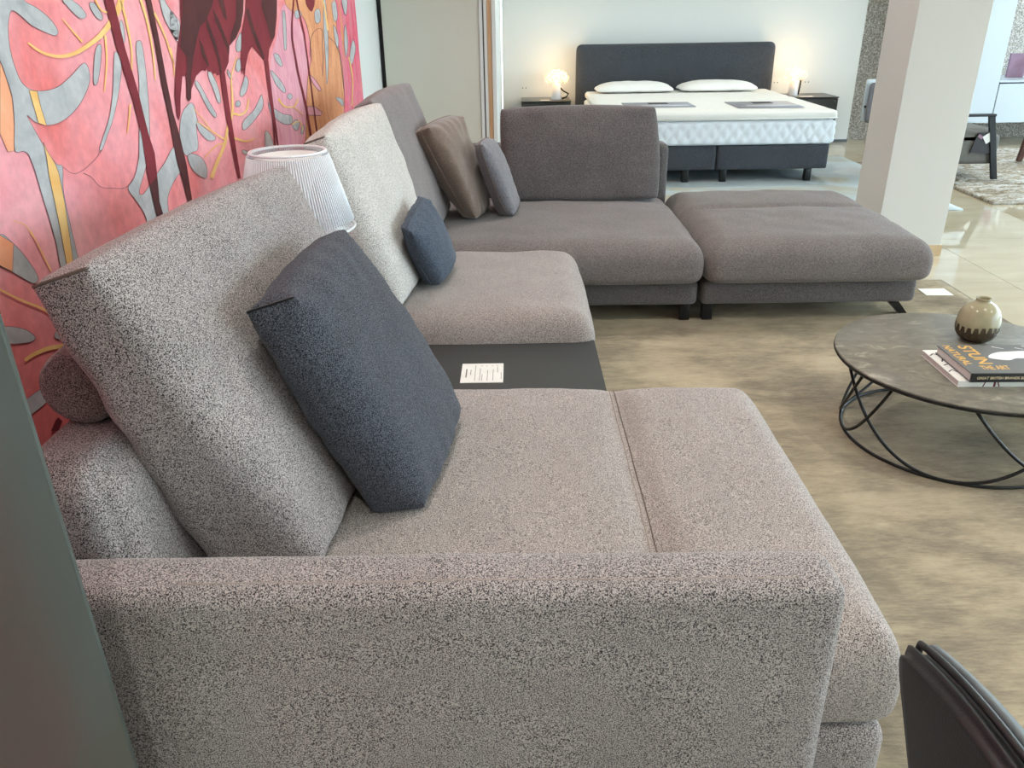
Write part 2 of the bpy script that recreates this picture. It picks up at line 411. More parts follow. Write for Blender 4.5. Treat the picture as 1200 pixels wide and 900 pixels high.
def tube_bm(pts, rad, seg=8, closed=False, bm=None, radii=None):
    bm = bm or bmesh.new(); n = len(pts); rings = []
    pts = [Vector(p) for p in pts]
    prev = None
    for i, p in enumerate(pts):
        a = pts[(i-1) % n] if (closed or i > 0) else p; b = pts[(i+1) % n] if (closed or i < n-1) else p
        t = (b-a).normalized()
        if prev is None:
            ref = Vector((0, 0, 1)) if abs(t.z) < 0.9 else Vector((1, 0, 0)); u = t.cross(ref).normalized()
        else:
            u = (prev-t*prev.dot(t)).normalized()
        prev = u; v = t.cross(u); rr = radii[i] if radii else rad
        rings.append([bm.verts.new(p+(u*math.cos(2*PI*k/seg)+v*math.sin(2*PI*k/seg))*rr) for k in range(seg)])
    for i in range(n if closed else n-1):
        a, b = rings[i], rings[(i+1) % n]
        for k in range(seg): bm.faces.new((a[k], a[(k+1) % seg], b[(k+1) % seg], b[k]))
    if not closed:
        bm.faces.new(rings[0][::-1]); bm.faces.new(rings[-1])
    return bm

def lathe_bm(prof, seg=48, bm=None, center=(0, 0), rib=0, rib_amt=0.0):
    bm = bm or bmesh.new(); rings = []
    for r, z in prof:
        if r < 1e-5: rings.append([bm.verts.new((center[0], center[1], z))])
        else:
            ring = []
            for k in range(seg):
                a = 2*PI*k/seg; rr = r*(1+(rib_amt*(1 if k % 2 else -1) if rib else 0))
                ring.append(bm.verts.new((center[0]+rr*math.cos(a), center[1]+rr*math.sin(a), z)))
            rings.append(ring)
    for a, b in zip(rings, rings[1:]):
        for k in range(seg):
            k2 = (k+1) % seg
            if len(a) == 1 and len(b) == 1: continue
            if len(a) == 1: bm.faces.new((a[0], b[k], b[k2]))
            elif len(b) == 1: bm.faces.new((a[k], b[0], a[k2]))
            else: bm.faces.new((a[k], a[k2], b[k2], b[k]))
    return bm

def prism_bm(poly, z0, z1, bevel=0):
    bm = bmesh.new(); b = [bm.verts.new((x, y, z0)) for x, y in poly]; t = [bm.verts.new((x, y, z1)) for x, y in poly]
    bm.faces.new(b[::-1]); bm.faces.new(t); n = len(poly)
    for i in range(n): bm.faces.new((b[i], b[(i+1) % n], t[(i+1) % n], t[i]))
    if bevel: bmesh.ops.bevel(bm, geom=bm.edges[:], offset=bevel, segments=2, affect='EDGES')
    return bm

def text_obj(name, s, size, mat, matrix, parent=None, extrude=0.0003):
    cu = bpy.data.curves.new(name, 'FONT'); cu.body = s; cu.size = size; cu.extrude = extrude; cu.offset = size*0.012
    cu.align_x = 'LEFT'
    tmp = bpy.data.objects.new('tmp', cu); COL.objects.link(tmp)
    dg = bpy.context.evaluated_depsgraph_get(); me = bpy.data.meshes.new_from_object(tmp.evaluated_get(dg))
    bpy.data.objects.remove(tmp, do_unlink=True); bpy.data.curves.remove(cu)
    me.name = name; me.materials.clear(); me.materials.append(mat)
    me.transform(matrix)
    o = bpy.data.objects.new(name, me); COL.objects.link(o)
    if parent: o.parent = parent
    return o

def struct(name, bm, mat, parent=None, smooth=False):
    o = link_mesh(name, bm, mat, parent, smooth)
    if parent is None: o['kind'] = 'structure'
    return o

WALL_X = -0.90
# ------------------------------------------------------------------ the setting
floor = struct('floor', box_bm(WALL_X-0.15, 7.3, -3.3, 9.65, -0.2, -0.012), M['grout'])
TS = 0.9
tb = box_bm(-TS/2+0.0012, TS/2-0.0012, -TS/2+0.0012, TS/2-0.0012, -0.012, 0, 0.001, 1)
tile_me = None
for i in range(9):
    for j in range(14):
        cx, cy = WALL_X+TS/2+i*TS, -3.0+TS/2+j*TS
        if cy+TS/2 > 9.65: continue
        if tile_me is None:
            o = link_mesh('tile', tb, M['floor_tile'], floor, smooth=False); tile_me = o.data
        else:
            o = bpy.data.objects.new('tile', tile_me); COL.objects.link(o); o.parent = floor
        o.location = (cx, cy, 0); o.rotation_euler = (0, 0, PI*((i*3+j*5) % 2))
struct('ceiling', box_bm(WALL_X-0.15, 7.3, -3.3, 9.65, CEIL, CEIL+0.15), M['ceiling'])
struct('wall_left', box_bm(WALL_X-0.12, WALL_X-0.002, -3.3, 9.65, 0, CEIL), M['white_wall'])
struct('wall_back', box_bm(-0.12, 3.765, 9.33, 9.60, 0.012, CEIL), M['white_wall'])
struct('wall_pebble', box_bm(3.60, 7.2, 9.52, 9.64, 0, CEIL), M['pebble'])
o = struct('wall_bed_niche', box_bm(WALL_X, -0.135, 5.86, 9.6, 0, CEIL), M['white_wall'])
struct('baseboard_back', box_bm(-0.135, 3.765, 9.318, 9.33, 0, 0.03), M['frame_grey'])
# sliding panel and the jamb strips that close the niche
dp = struct('door_1', box_bm(WALL_X+0.028, -0.229, 5.80, 5.845, 0.01, 2.6, 0.002), M['door_grey'])
struct('jamb_gap', box_bm(WALL_X+0.002, WALL_X+0.026, 5.81, 5.86, 0.0, 2.6), M['black'])
dp2 = struct('trim_1', box_bm(-0.227, -0.205, 5.79, 5.86, 0, 2.6, 0.002), M['white_wall'])
struct('shade_strip', box_bm(-0.204, -0.197, 5.82, 5.86, 0, 2.6), M['frame_grey'], dp2)  # grey strip stands in for the shade inside the gap
struct('white_strip', box_bm(-0.196, -0.176, 5.79, 5.86, 0, 2.6, 0.002), M['white_wall'], dp2)
struct('wood_strip', box_bm(-0.174, -0.146, 5.795, 5.86, 0, 2.6), M['wood'], dp2)
struct('edge_strip', box_bm(-0.144, -0.116, 5.79, 5.86, 0, 2.6, 0.002), M['white_wall'], dp2)
struct('door_1_header', box_bm(WALL_X, -0.116, 5.79, 5.86, 2.6, CEIL), M['white_wall'])

# square column
colm = struct('column', box_bm(2.185, 2.585, 4.735, 5.12, 0.0, CEIL, 0.003), M['cream_wall'])
for nm, a in (('front', (2.178, 2.592, 4.728, 4.735)), ('left', (2.178, 2.185, 4.735, 5.127)), ('right', (2.585, 2.592, 4.735, 5.127)), ('back', (2.178, 2.592, 5.12, 5.127))):
    struct('baseboard', box_bm(a[0], a[1], a[2], a[3], 0, 0.065), M['base_tile'], colm)

# glazed shopfront on the right
def shopfront(name, horizontal, pos, a0, a1, n):
    f = None
    root = None
    step = (a1-a0)/n
    bm = bmesh.new()
    def bar(u0, u1, z0, z1, d=0.05):
        if horizontal: box_bm(u0, u1, pos-d, pos+d, z0, z1, 0, 1, bm)
        else: box_bm(pos-d, pos+d, u0, u1, z0, z1, 0, 1, bm)
    bar(a0, a1, 0, 0.12); bar(a0, a1, CEIL-0.15, CEIL)
    for i in range(n+1):
        u = a0+i*step; bar(max(a0, u-0.03), min(a1, u+0.03), 0.12, CEIL-0.15)
    root = struct(name, bm, M['frame_grey'])
    for i in range(n):
        u0, u1 = a0+i*step+0.03, a0+(i+1)*step-0.03
        if horizontal: b = box_bm(u0, u1, pos-0.004, pos+0.004, 0.12, CEIL-0.15)
        else: b = box_bm(pos-0.004, pos+0.004, u0, u1, 0.12, CEIL-0.15)
        struct('pane', b, M['glass'], root)
shopfront('window_1', False, 7.1, -3.0, 9.5, 6)
struct('wall_rear_added', box_bm(WALL_X-0.12, 7.2, -3.25, -3.1, 0, CEIL), M['white_wall'])  # unseen wall in place of rear glazing, added to cut light from behind
struct('ground_outside', box_bm(-30, 40, -30, 40, -0.35, -0.201), M['concrete'])

# recessed ceiling downlights
dl = None
for (x, y) in DOWNLIGHTS:
    r_ = thing('downlight', 'round recessed ceiling spotlight with white trim', 'ceiling light', (x, y, CEIL), 0, 'recessed ceiling spotlights')
    if dl is None:
        ring = link_mesh('trim_ring', lathe_bm([(0.075, 0), (0.075, -0.006), (0.055, -0.008), (0.05, 0.0)], 24), M['white_wall'], r_)
        bulb = link_mesh('bulb', lathe_bm([(0.0, -0.003), (0.048, -0.003)], 24), glow('bulb_glow', (255, 232, 200), 6), r_)
        dl = (ring.data, bulb.data)
    else:
        for nm, me in (('trim_ring', dl[0]), ('bulb', dl[1])):
            c = bpy.data.objects.new(nm, me); COL.objects.link(c); c.parent = r_
    ld = bpy.data.lights.new('spot', 'SPOT'); ld.energy = DOWN_POWER; ld.color = (1.0, 0.97, 0.93); ld.spot_size = R(125); ld.spot_blend = 0.9; ld.shadow_soft_size = 0.05
    lo = bpy.data.objects.new('spot_lamp', ld); COL.objects.link(lo); lo.parent = r_; lo.location = (0, 0, -0.03)

# ------------------------------------------------------------------ printed mural on the left wall
def mural_ramp():
    m, t, b = new_mat('mural_paper', 0.75, 0, 0.25)
    tc = t.nodes.new('ShaderNodeTexCoord')
    n = t.nodes.new('ShaderNodeTexNoise'); n.inputs['Scale'].default_value = 2.6; n.inputs['Detail'].default_value = 7; n.inputs['Distortion'].default_value = 0.5
    t.links.new(tc.outputs['Object'], n.inputs['Vector'])
    r = t.nodes.new('ShaderNodeValToRGB'); e = r.color_ramp.elements
    st = [(0.30, (236, 126, 124)), (0.42, (242, 150, 152)), (0.52, (246, 166, 172)), (0.68, (250, 186, 190))]
    while len(e) < 4: e.new(0.5)
    for i, (p, c) in enumerate(st): e[i].position = p; e[i].color = s2l(c)
    t.links.new(n.outputs['Fac'], r.inputs['Fac'])
    # deeper magenta reds towards the far end of the print, a colour change of the print itself
    sp = t.nodes.new('ShaderNodeSeparateXYZ'); t.links.new(tc.outputs['Object'], sp.inputs[0])
    mr = t.nodes.new('ShaderNodeMapRange'); mr.inputs['From Min'].default_value = 3.4; mr.inputs['From Max'].default_value = 4.6
    t.links.new(sp.outputs['Y'], mr.inputs['Value'])
    mp = t.nodes.new('ShaderNodeMapping'); mp.inputs['Scale'].default_value = (1, 5, 0.9); t.links.new(tc.outputs['Object'], mp.inputs['Vector'])
    n3 = t.nodes.new('ShaderNodeTexNoise'); n3.inputs['Scale'].default_value = 3; n3.inputs['Detail'].default_value = 5; t.links.new(mp.outputs[0], n3.inputs['Vector'])
    r3 = t.nodes.new('ShaderNodeValToRGB'); e = r3.color_ramp.elements
    st = [(0.34, (214, 74, 98)), (0.46, (236, 116, 136)), (0.55, (222, 128, 150)), (0.66, (232, 150, 96))]
    while len(e) < 4: e.new(0.5)
    for i, (p, c) in enumerate(st): e[i].position = p; e[i].color = s2l(c)
    t.links.new(n3.outputs['Fac'], r3.inputs['Fac'])
    mx = t.nodes.new('ShaderNodeMix'); mx.data_type = 'RGBA'
    t.links.new(mr.outputs[0], mx.inputs['Factor']); t.links.new(r.outputs[0], mx.inputs['A']); t.links.new(r3.outputs[0], mx.inputs['B'])
    n4 = t.nodes.new('ShaderNodeTexNoise'); n4.inputs['Scale'].default_value = 45; n4.inputs['Detail'].default_value = 6; t.links.new(tc.outputs['Object'], n4.inputs['Vector'])
    m4 = t.nodes.new('ShaderNodeMapRange'); m4.inputs['From Min'].default_value = 0.3; m4.inputs['From Max'].default_value = 0.7; m4.inputs['To Min'].default_value = 0.9; m4.inputs['To Max'].default_value = 1.08
    t.links.new(n4.outputs['Fac'], m4.inputs['Value'])
    sc = t.nodes.new('ShaderNodeVectorMath'); sc.operation = 'SCALE'; t.links.new(mx.outputs['Result'], sc.inputs[0]); t.links.new(m4.outputs[0], sc.inputs['Scale'])
    t.links.new(sc.outputs[0], b.inputs['Base Color'])
    return m
M['mural'] = mural_ramp()
M['m_grey'] = mottled('mural_grey', [(0.3, (168, 170, 172)), (0.5, (188, 189, 190)), (0.7, (204, 203, 202))], 9, rough=0.75, fine=0.06, bscale=60)
M['m_vein'] = mottled('mural_vein', [(0.3, (244, 186, 108)), (0.7, (253, 216, 146))], 8, rough=0.75)
M['m_salmon'] = mottled('mural_salmon', [(0.3, (244, 150, 110)), (0.7, (252, 186, 146))], 5, rough=0.75)
M['m_orange'] = mottled('mural_orange', [(0.3, (216, 142, 104)), (0.5, (230, 162, 116)), (0.7, (238, 178, 140))], 6, (1, 3, 1), rough=0.75, fine=0.07, bscale=60)
M['m_maroon'] = mottled('mural_maroon', [(0.3, (118, 40, 50)), (0.7, (140, 52, 60))], 5, rough=0.75)
M['m_dark'] = mottled('mural_dark', [(0.3, (76, 40, 42)), (0.7, (96, 50, 50))], 5, rough=0.75)
M['m_line'] = plain('mural_line', (112, 74, 84), 0.75)
M['m_lilac'] = mottled('mural_lilac', [(0.3, (222, 146, 168)), (0.7, (242, 182, 190))], 8, (1, 4, 1), rough=0.75)

mural = box('printed_mural', M['mural'], WALL_X-0.0015, WALL_X, 0.4, 5.02, 0.02, 2.75)
tag(mural, 'pink leaf and wading bird mural covering the wall behind the sofa', 'mural')

def catmull(pts, closed, k=5):
    n = len(pts); out = []
    rng = range(n if closed else n-1)
    for i in rng:
        if closed: p0, p1, p2, p3 = pts[i-1], pts[i], pts[(i+1) % n], pts[(i+2) % n]
        else: p0, p1, p2, p3 = pts[max(i-1, 0)], pts[i], pts[i+1], pts[min(i+2, n-1)]
        for s in range(k):
            t = s/k
            out.append(tuple(0.5*((2*p1[c])+(-p0[c]+p2[c])*t+(2*p0[c]-5*p1[c]+4*p2[c]-p3[c])*t*t+(-p0[c]+3*p1[c]-3*p2[c]+p3[c])*t**3) for c in (0, 1)))
    if not closed: out.append(pts[-1])
    return out
T1 = lambda p: (p[0]/4.091, p[1]/4.091)
T2 = lambda p: (200+p[0]/4.5, p[1]/4.5)
T3 = lambda p: (p[0]/4.091, 200+p[1]/4.091)
T5 = lambda p: (p[0]/6.43, 360+p[1]/6.43)
def wall_poly(px, layer):
    return [on_wall(x, y, WALL_X+layer*0.0007) for x, y in px]
def flat(name, mat, px, layer):
    pts = wall_poly(px, layer)
    tris = tessellate_polygon([pts]); bm = bmesh.new(); vs = [bm.verts.new(p) for p in pts]
    for t in tris:
        try: bm.faces.new([vs[i] for i in t])
        except ValueError: pass
    return link_mesh(name, bm, mat, mural, smooth=False)
def ribbon_px(line, w0, w1=None):
    """closed strip polygon round a pixel polyline, widths in pixels, tapering"""
    w1 = w0 if w1 is None else w1; n = len(line); L = []; Rr = []
    for i, p in enumerate(line):
        a = line[max(i-1, 0)]; b = line[min(i+1, n-1)]; dx, dy = b[0]-a[0], b[1]-a[1]; l = math.hypot(dx, dy) or 1
        w_ = (w0+(w1-w0)*i/(n-1))/2; L.append((p[0]-dy/l*w_, p[1]+dx/l*w_)); Rr.append((p[0]+dy/l*w_, p[1]-dx/l*w_))
    return L, Rr
def strip(name, mat, line, layer, w0, w1=None, closed=False):
    if closed: line = line+[line[0]]
    L, Rr = ribbon_px(line, w0, w1)
    a = wall_poly(L, layer); b = wall_poly(Rr, layer); bm = bmesh.new()
    va = [bm.verts.new(p) for p in a]; vb = [bm.verts.new(p) for p in b]
    for i in range(len(va)-1): bm.faces.new((va[i], va[i+1], vb[i+1], vb[i]))
    return link_mesh(name, bm, mat, mural, smooth=False)
def leafgap(T, pts, mat='m_grey', layer=2, name='leaf_gap', outline=0.38, smooth=True):
    px = [T(p) for p in pts]
    if smooth: px = catmull(px, True, 4)
    flat(name, M[mat], px, layer)
    if outline: strip('outline_print', M['m_line'], px, layer+0.5, outline, closed=True)

# orange and lilac fields first
leafgap(T2, [(590, -200), (860, -200), (868, 0), (880, 200), (905, 350), (915, 480), (912, 600), (870, 680), (770, 760), (715, 800), (715, 640), (722, 420), (742, 300), (722, 150), (690, 80), (640, 60), (600, 0)], 'm_orange', 1, 'orange_leaf', 0.4)
leafgap(T2, [(560, 190), (590, 30), (640, 60), (690, 150), (720, 300), (716, 470), (712, 640), (690, 760), (640, 800), (560, 780), (520, 560), (525, 330)], 'm_lilac', 1, 'lilac_leaf', 0)
leafgap(T1, [(0, 290), (30, 370), (60, 470), (70, 600), (70, 722), (38, 728), (0, 640)], 'm_salmon', 1, 'salmon_leaf', 0.5, False)
# big grey ground between the near leaves
leafgap(T1, [(-60, -120), (60, -60), (120, 5), (180, 40), (240, 90), (278, 148), (265, 170), (220, 155), (150, 120), (100, 75), (60, 50), (45, 80), (40, 150), (50, 240), (75, 330), (105, 395), (150, 430), (215, 435), (280, 415), (340, 365), (400, 303), (425, 330), (430, 390), (400, 470), (350, 540), (290, 585), (230, 600), (170, 585), (130, 553), (165, 620), (220, 715), (270, 785), (300, 800), (303, 900), (320, 998), (345, 1108), (372, 1223), (395, 1330), (312, 1330), (290, 1273), (270, 1168), (240, 1058), (200, 928), (168, 818), (150, 770), (135, 738), (110, 725), (72, 721), (70, 600), (60, 470), (30, 370), (0, 290), (-60, 200)], layer=2)
gaps1 = [
 [(280, -80), (300, 0), (320, 25), (350, 60), (385, 88), (412, 82), (408, 60), (380, 25), (345, -5), (320, -80)],
 [(430, 15), (450, 12), (475, 45), (492, 80), (485, 97), (460, 80), (435, 40)],
 [(475, 212), (487, 230), (480, 330), (468, 395), (455, 408), (448, 380), (452, 290), (460, 235)],
 [(555, 248), (573, 270), (582, 330), (570, 440), (545, 560), (515, 650), (490, 716), (478, 712), (500, 640), (525, 560), (540, 450), (545, 330), (548, 265)],
 [(580, 95), (592, 120), (600, 190), (590, 205), (578, 160), (575, 115)],
 [(660, 197), (678, 203), (692, 280), (706, 400), (716, 560), (718, 700), (700, 800), (668, 915), (690, 928), (740, 850), (790, 780), (832, 705), (850, 760), (878, 825), (862, 830), (830, 878), (805, 948), (808, 1020), (800, 1100), (725, 1100), (690, 1018), (650, 958), (615, 903), (645, 850), (665, 760), (668, 650), (668, 500), (666, 380), (656, 280), (653, 215)],
 [(740, -80), (765, 0), (785, 80), (820, 150), (855, 200), (862, 110), (820, 50), (790, 0), (775, -80)],
]
for g in gaps1: leafgap(T1, g)
gaps2 = [
 [(100, 545), (125, 560), (145, 640), (200, 690), (235, 722), (228, 740), (190, 735), (150, 690), (134, 655), (145, 780), (110, 805), (85, 822), (58, 780), (48, 700), (60, 600)],
 [(0, 60), (30, 95), (40, 150), (35, 210), (10, 180), (0, 150)],
 [(135, 425), (160, 455), (200, 530), (240, 600), (232, 618), (195, 570), (155, 490), (130, 445)],
 [(200, 370), (225, 400), (250, 460), (265, 530), (250, 540), (225, 470), (200, 410)],
 [(300, 365), (320, 400), (325, 420), (305, 400)],
 [(350, 320), (365, 310), (370, 360), (355, 380), (343, 360)],
 [(395, 400), (410, 430), (400, 480), (378, 508), (365, 495), (380, 440)],
 [(355, 530), (369, 545), (360, 562), (345, 560), (341, 545)],
 [(480, 500), (488, 560), (460, 610), (410, 670), (385, 685), (378, 655), (400, 620), (440, 580), (465, 530)],
 [(345, 230), (370, 170), (372, 260), (350, 270)],
 [(545, 285), (570, 290), (590, 340), (580, 350), (555, 320)],
 [(528, 370), (555, 395), (590, 440), (607, 480), (595, 487), (560, 450), (535, 400)],
 [(515, 540), (530, 560), (590, 600), (637, 610), (640, 650), (600, 655), (560, 630), (525, 590)],
 [(628, 492), (642, 508), (630, 525), (614, 510)],
 [(655, 60), (680, 55), (690, 85), (660, 95)],
 [(760, 60), (785, 50), (790, 110), (765, 120)],
 [(860, 130), (885, 200), (880, 260), (865, 200)],
 [(920, 130), (935, 220), (925, 300), (915, 220)],
 [(960, 210), (975, 260), (955, 340), (945, 290)],
 [(808, -40), (826, 100), (832, 300), (824, 450), (816, 300), (806, 120)],
 [(500, 690), (530, 720), (545, 800), (510, 860), (500, 780)],
 [(640, 660), (660, 630), (680, 650), (665, 690)],
 [(690, 670), (705, 660), (700, 700), (688, 705)],
 [(870, 515), (905, 522), (912, 560), (895, 545)],
 [(380, 790), (410, 800), (405, 815), (382, 808)],
 [(590, 60), (605, 80), (612, 240), (600, 260), (594, 160)],
 [(850, 20), (870, 10), (880, 90), (862, 110)],
 [(900, -40), (930, 0), (925, 80), (908, 40)],
 [(90, 830), (110, 810), (160, 830), (190, 880), (185, 940), (120, 900)],
]
for g in gaps2: leafgap(T2, g)
leafgap(T2, [(722, 562), (760, 562), (800, 592), (790, 610), (722, 606)], 'm_lilac', 2, 'lilac_window', 0.6, False)
leafgap(T2, [(735, 398), (762, 420), (792, 468), (784, 478), (752, 442)], 'm_lilac', 2, 'lilac_window', 0.6)
strip('outline_print', M['m_line'], catmull([T2(p) for p in [(735, 300), (742, 200), (770, 155), (800, 160), (800, 230), (805, 320), (800, 400)]], False), 3, 0.5)
strip('outline_print', M['m_line'], catmull([T2(p) for p in [(830, 190), (880, 250), (900, 350), (915, 480)]], False), 3, 0.5)
strip('outline_print', M['m_line'], catmull([T1(p) for p in [(400, 830), (440, 850), (480, 895), (540, 902), (600, 900), (640, 860)]], False), 3, 0.5)
strip('outline_print', M['m_line'], catmull([T1(p) for p in [(303, 800), (350, 832), (400, 815), (460, 760), (490, 716)]], False), 3, 0.5)
leafgap(T3, [(0, 305), (60, 345), (120, 410), (172, 485), (183, 525), (160, 540), (110, 515), (50, 480), (0, 457), (-40, 400)])
leafgap(T3, [(-40, 300), (0, 308), (66, 350), (60, 484), (0, 455), (-40, 440)], 'm_salmon', 3, 'salmon_leaf', 0.4, False)
leafgap(T3, [(-30, 760), (0, 750), (60, 748), (130, 765), (168, 797), (150, 820), (80, 830), (20, 828), (-30, 815)])
leafgap(T3, [(262, 782), (280, 760), (320, 750), (360, 790), (320, 812), (270, 805)])
leafgap(T5, [(190, 700), (300, 620), (350, 600), (380, 690), (320, 745), (230, 815), (200, 780)], smooth=False)
# yellow veins and stems
leafgap(T1, [(140, 433), (178, 437), (198, 520), (224, 602), (185, 590), (165, 520)], 'm_vein', 3, 'stem_print', 0.4, False)
leafgap(T1, [(208, 680), (222, 715), (265, 785), (282, 830), (310, 968), (330, 1108), (348, 1233), (360, 1330), (330, 1330), (318, 1258), (295, 1128), (265, 978), (235, 838), (225, 760)], 'm_vein', 3, 'stem_print', 0.4, False)
veins = [(T1, [(135, 205), (200, 250), (280, 270), (360, 255), (440, 205), (500, 150), (560, 60), (600, -60)], 2, 8),
 (T1, [(300, 90), (350, 150), (395, 200)], 1, 2.4), (T1, [(505, 170), (512, 300), (500, 440)], 2.6, 1.2),
 (T1, [(580, 0), (610, 120), (632, 250), (630, 350)], 3, 1.4), (T1, [(625, 500), (618, 580), (610, 640)], 2, 1),
 (T1, [(655, -60), (700, 80), (730, 230), (745, 380)], 3.2, 1.2), (T1, [(740, 60), (790, 170), (835, 310)], 2.6, 1.4),
 (T1, [(430, -60), (480, 40), (520, 60)], 2, 2),
 (T2, [(350, 300), (322, 400), (325, 500), (325, 600), (300, 680), (285, 760), (240, 870), (215, 940)], 1, 4.5),
 (T2, [(330, 598), (370, 605), (400, 580), (412, 520)], 3, 1.4), (T2, [(140, 640), (200, 680), (290, 740)], 1, 1.8),
 (T2, [(335, 728), (400, 745), (445, 730)], 2.6, 1), (T2, [(568, 520), (600, 560), (650, 562), (672, 520)], 2.4, 1.4),
 (T2, [(645, 562), (700, 605)], 1.4, 0.8), (T2, [(180, 830), (240, 770), (290, 755)], 1, 2), (T2, [(0, 250), (15, 330), (20, 400)], 1.5, 1),
 (T2, [(640, 655), (680, 640), (700, 690)], 1.5, 1), (T2, [(120, 570), (180, 640), (215, 690)], 0.8, 1),
 (T2, [(940, 300), (960, 420), (955, 560)], 1.4, 1), (T2, [(800, 0), (815, 60), (830, 160)], 1.5, 2),
 (T3, [(0, 570), (100, 620), (200, 660), (260, 700)], 2, 3), (T3, [(120, 910), (160, 882), (240, 850), (345, 838)], 4, 5.5),
 (T3, [(150, 290), (200, 390), (245, 480)], 1, 1.8), (T3, [(60, 240), (120, 260), (160, 320)], 0.8, 1)]
for T, pts, a, b in veins: strip('vein_print', M['m_vein'], catmull([T(p) for p in pts], False), 3.2, a, b)
# wading birds
leafgap(T1, [(430, -320), (475, -320), (545, 0), (600, 230), (660, 430), (712, 640), (742, 735), (757, 870), (765, 968), (790, 1050), (757, 1055), (730, 940), (705, 820), (680, 650), (640, 490), (560, 230), (500, 0)], 'm_maroon', 4, 'bird_leg_print', 0, False)
leafgap(T1, [(750, 850), (757, 870), (765, 968), (790, 1050), (757, 1055), (730, 940), (720, 890)], 'm_dark', 5, 'bird_leg_print', 0, False)
leafgap(T1, [(640, -320), (662, -320), (725, 0), (760, 170), (800, 390), (830, 540), (862, 650), (895, 790), (912, 900), (925, 980), (905, 985), (885, 900), (845, 760), (835, 700), (810, 560), (775, 400), (740, 190), (700, 0)], 'm_dark', 4, 'bird_leg_print', 0, False)
leafgap(T2, [(40, -260), (300, -260), (400, -200), (385, 0), (383, 60), (370, 140), (345, 200), (310, 240), (305, 330), (285, 380), (262, 392), (245, 398), (238, 380), (228, 390), (215, 372), (205, 380), (190, 362), (182, 376), (170, 370), (160, 375), (135, 400), (110, 470), (108, 520), (97, 535), (85, 520), (85, 470), (80, 385), (72, 405), (62, 400), (52, 520), (52, 600), (45, 638), (34, 610), (22, 500), (25, 400), (40, 220), (55, 120), (50, 0)], 'm_maroon', 4, 'bird_body_print', 0, False)
for g in ([(60, -200), (235, -200), (225, 0), (215, 40), (185, 110), (155, 140), (140, 200), (122, 290), (108, 400), (108, 518), (97, 535), (86, 518), (86, 300), (50, 250), (62, 60)],
          [(345, -100), (388, -150), (383, 60), (370, 140), (345, 198), (312, 240), (318, 180), (345, 100)],
          [(190, 92), (205, 130), (240, 230), (262, 320), (270, 385), (262, 385), (250, 320), (225, 240), (188, 140)],
          [(220, 40), (250, 95), (280, 170), (310, 250), (308, 290), (270, 190), (235, 110)],
          [(245, -20), (275, -20), (290, 50), (298, 112), (280, 90), (262, 40)],
          [(148, 200), (170, 240), (205, 345), (195, 350), (165, 290)]):
    leafgap(T2, g, 'm_dark', 5, 'bird_dark_print', 0, False)  # dark printed areas of the bird
leafgap(T2, [(262, 385), (286, 382), (310, 560), (335, 720), (370, 940), (356, 940), (318, 760), (290, 600), (272, 480)], 'm_maroon', 4, 'bird_leg_print', 0, False)
leafgap(T2, [(405, -200), (400, -60), (395, 60), (375, 180), (370, 330), (376, 395), (384, 355), (390, 412), (396, 350), (410, 280), (430, 242), (455, 270), (490, 315), (515, 312), (520, 260), (550, 190), (560, 90), (562, -100), (560, -200)], 'm_maroon', 4, 'bird_body_print', 0, False)
for g in ([(470, -150), (560, -150), (558, 60), (548, 190), (530, 215), (510, 130), (480, 40)], [(395, 60), (410, 40), (440, 150), (470, 230), (495, 300), (490, 312), (455, 240), (420, 150)]):
    leafgap(T2, g, 'm_dark', 5, 'bird_dark_print', 0, False)
leafgap(T2, [(494, 315), (514, 312), (530, 450), (545, 580), (560, 680), (572, 790), (566, 790), (548, 690), (556, 790), (550, 790), (535, 620), (510, 440)], 'm_maroon', 4, 'bird_leg_print', 0, False)
strip('bird_leg_print', M['m_maroon'], [T2(p) for p in [(662, -200), (655, -50), (640, 120), (642, 210), (672, 380), (715, 560), (742, 730)]], 4.2, 1.2, 2.6)
strip('bird_leg_print', M['m_maroon'], [T2(p) for p in [(655, -50), (678, 60), (705, 180), (740, 440), (774, 710)]], 4.2, 1.5, 1.2)
leafgap(T2, [(690, -200), (760, -200), (760, 0), (752, 45), (742, 60), (728, 42), (712, 0)], 'm_maroon', 4, 'bird_head_print', 0)
leafgap(T5, [(385, 930), (420, 850), (440, 830), (470, 860), (440, 930)], 'm_maroon', 4, 'bird_leg_print', 0, False)

# ------------------------------------------------------------------ partition at the left edge
pt = thing('display_partition', 'glossy dark grey green display panel at the left edge', 'partition', (-0.72, 0.785, 0))
def lbox(name, mat, x0, x1, y0, y1, z0, z1, bevel, parent):
    """box given in world coordinates, stored in the coordinates of its unrotated parent"""
    px, py, pz = parent.location
    return box(name, mat, x0-px, x1-px, y0-py, y1-py, z0-pz, z1-pz, bevel, parent)
lbox('panel', M['partition'], -0.895, -0.551, 0.792, 0.80, 0.02, 1.95, 0.0015, pt)
lbox('floor_rail', M['frame_grey'], -0.895, -0.56, 0.765, 0.805, 0.0, 0.02, 0, pt)

# ------------------------------------------------------------------ sofa modules
def part_bm(name, bm, mat, parent):
    px, py, pz = parent.location
    bmesh.ops.translate(bm, verts=bm.verts[:], vec=(-px, -py, -pz))
    return link_mesh(name, bm, mat, parent)
def slant(dx):   # back face straight, front face leaning: shift grows towards the top on the front side
    def f(q, p):
        q = q.copy()
        q.x -= dx*(p.z+1)/2*(p.x+1)/2
        return q
    return f
def feet(parent, spots, h=0.06, r=0.022):
    for (x, y) in spots:
        b_ = 0.0115 if x > -0.6 and y < 4.2 else 0.0
        part_bm('foot', lathe_bm([(0, b_), (r*0.85, b_), (r, b_+0.004), (r, h), (0, h)], 16, center=(x, y)), M['black'], parent)

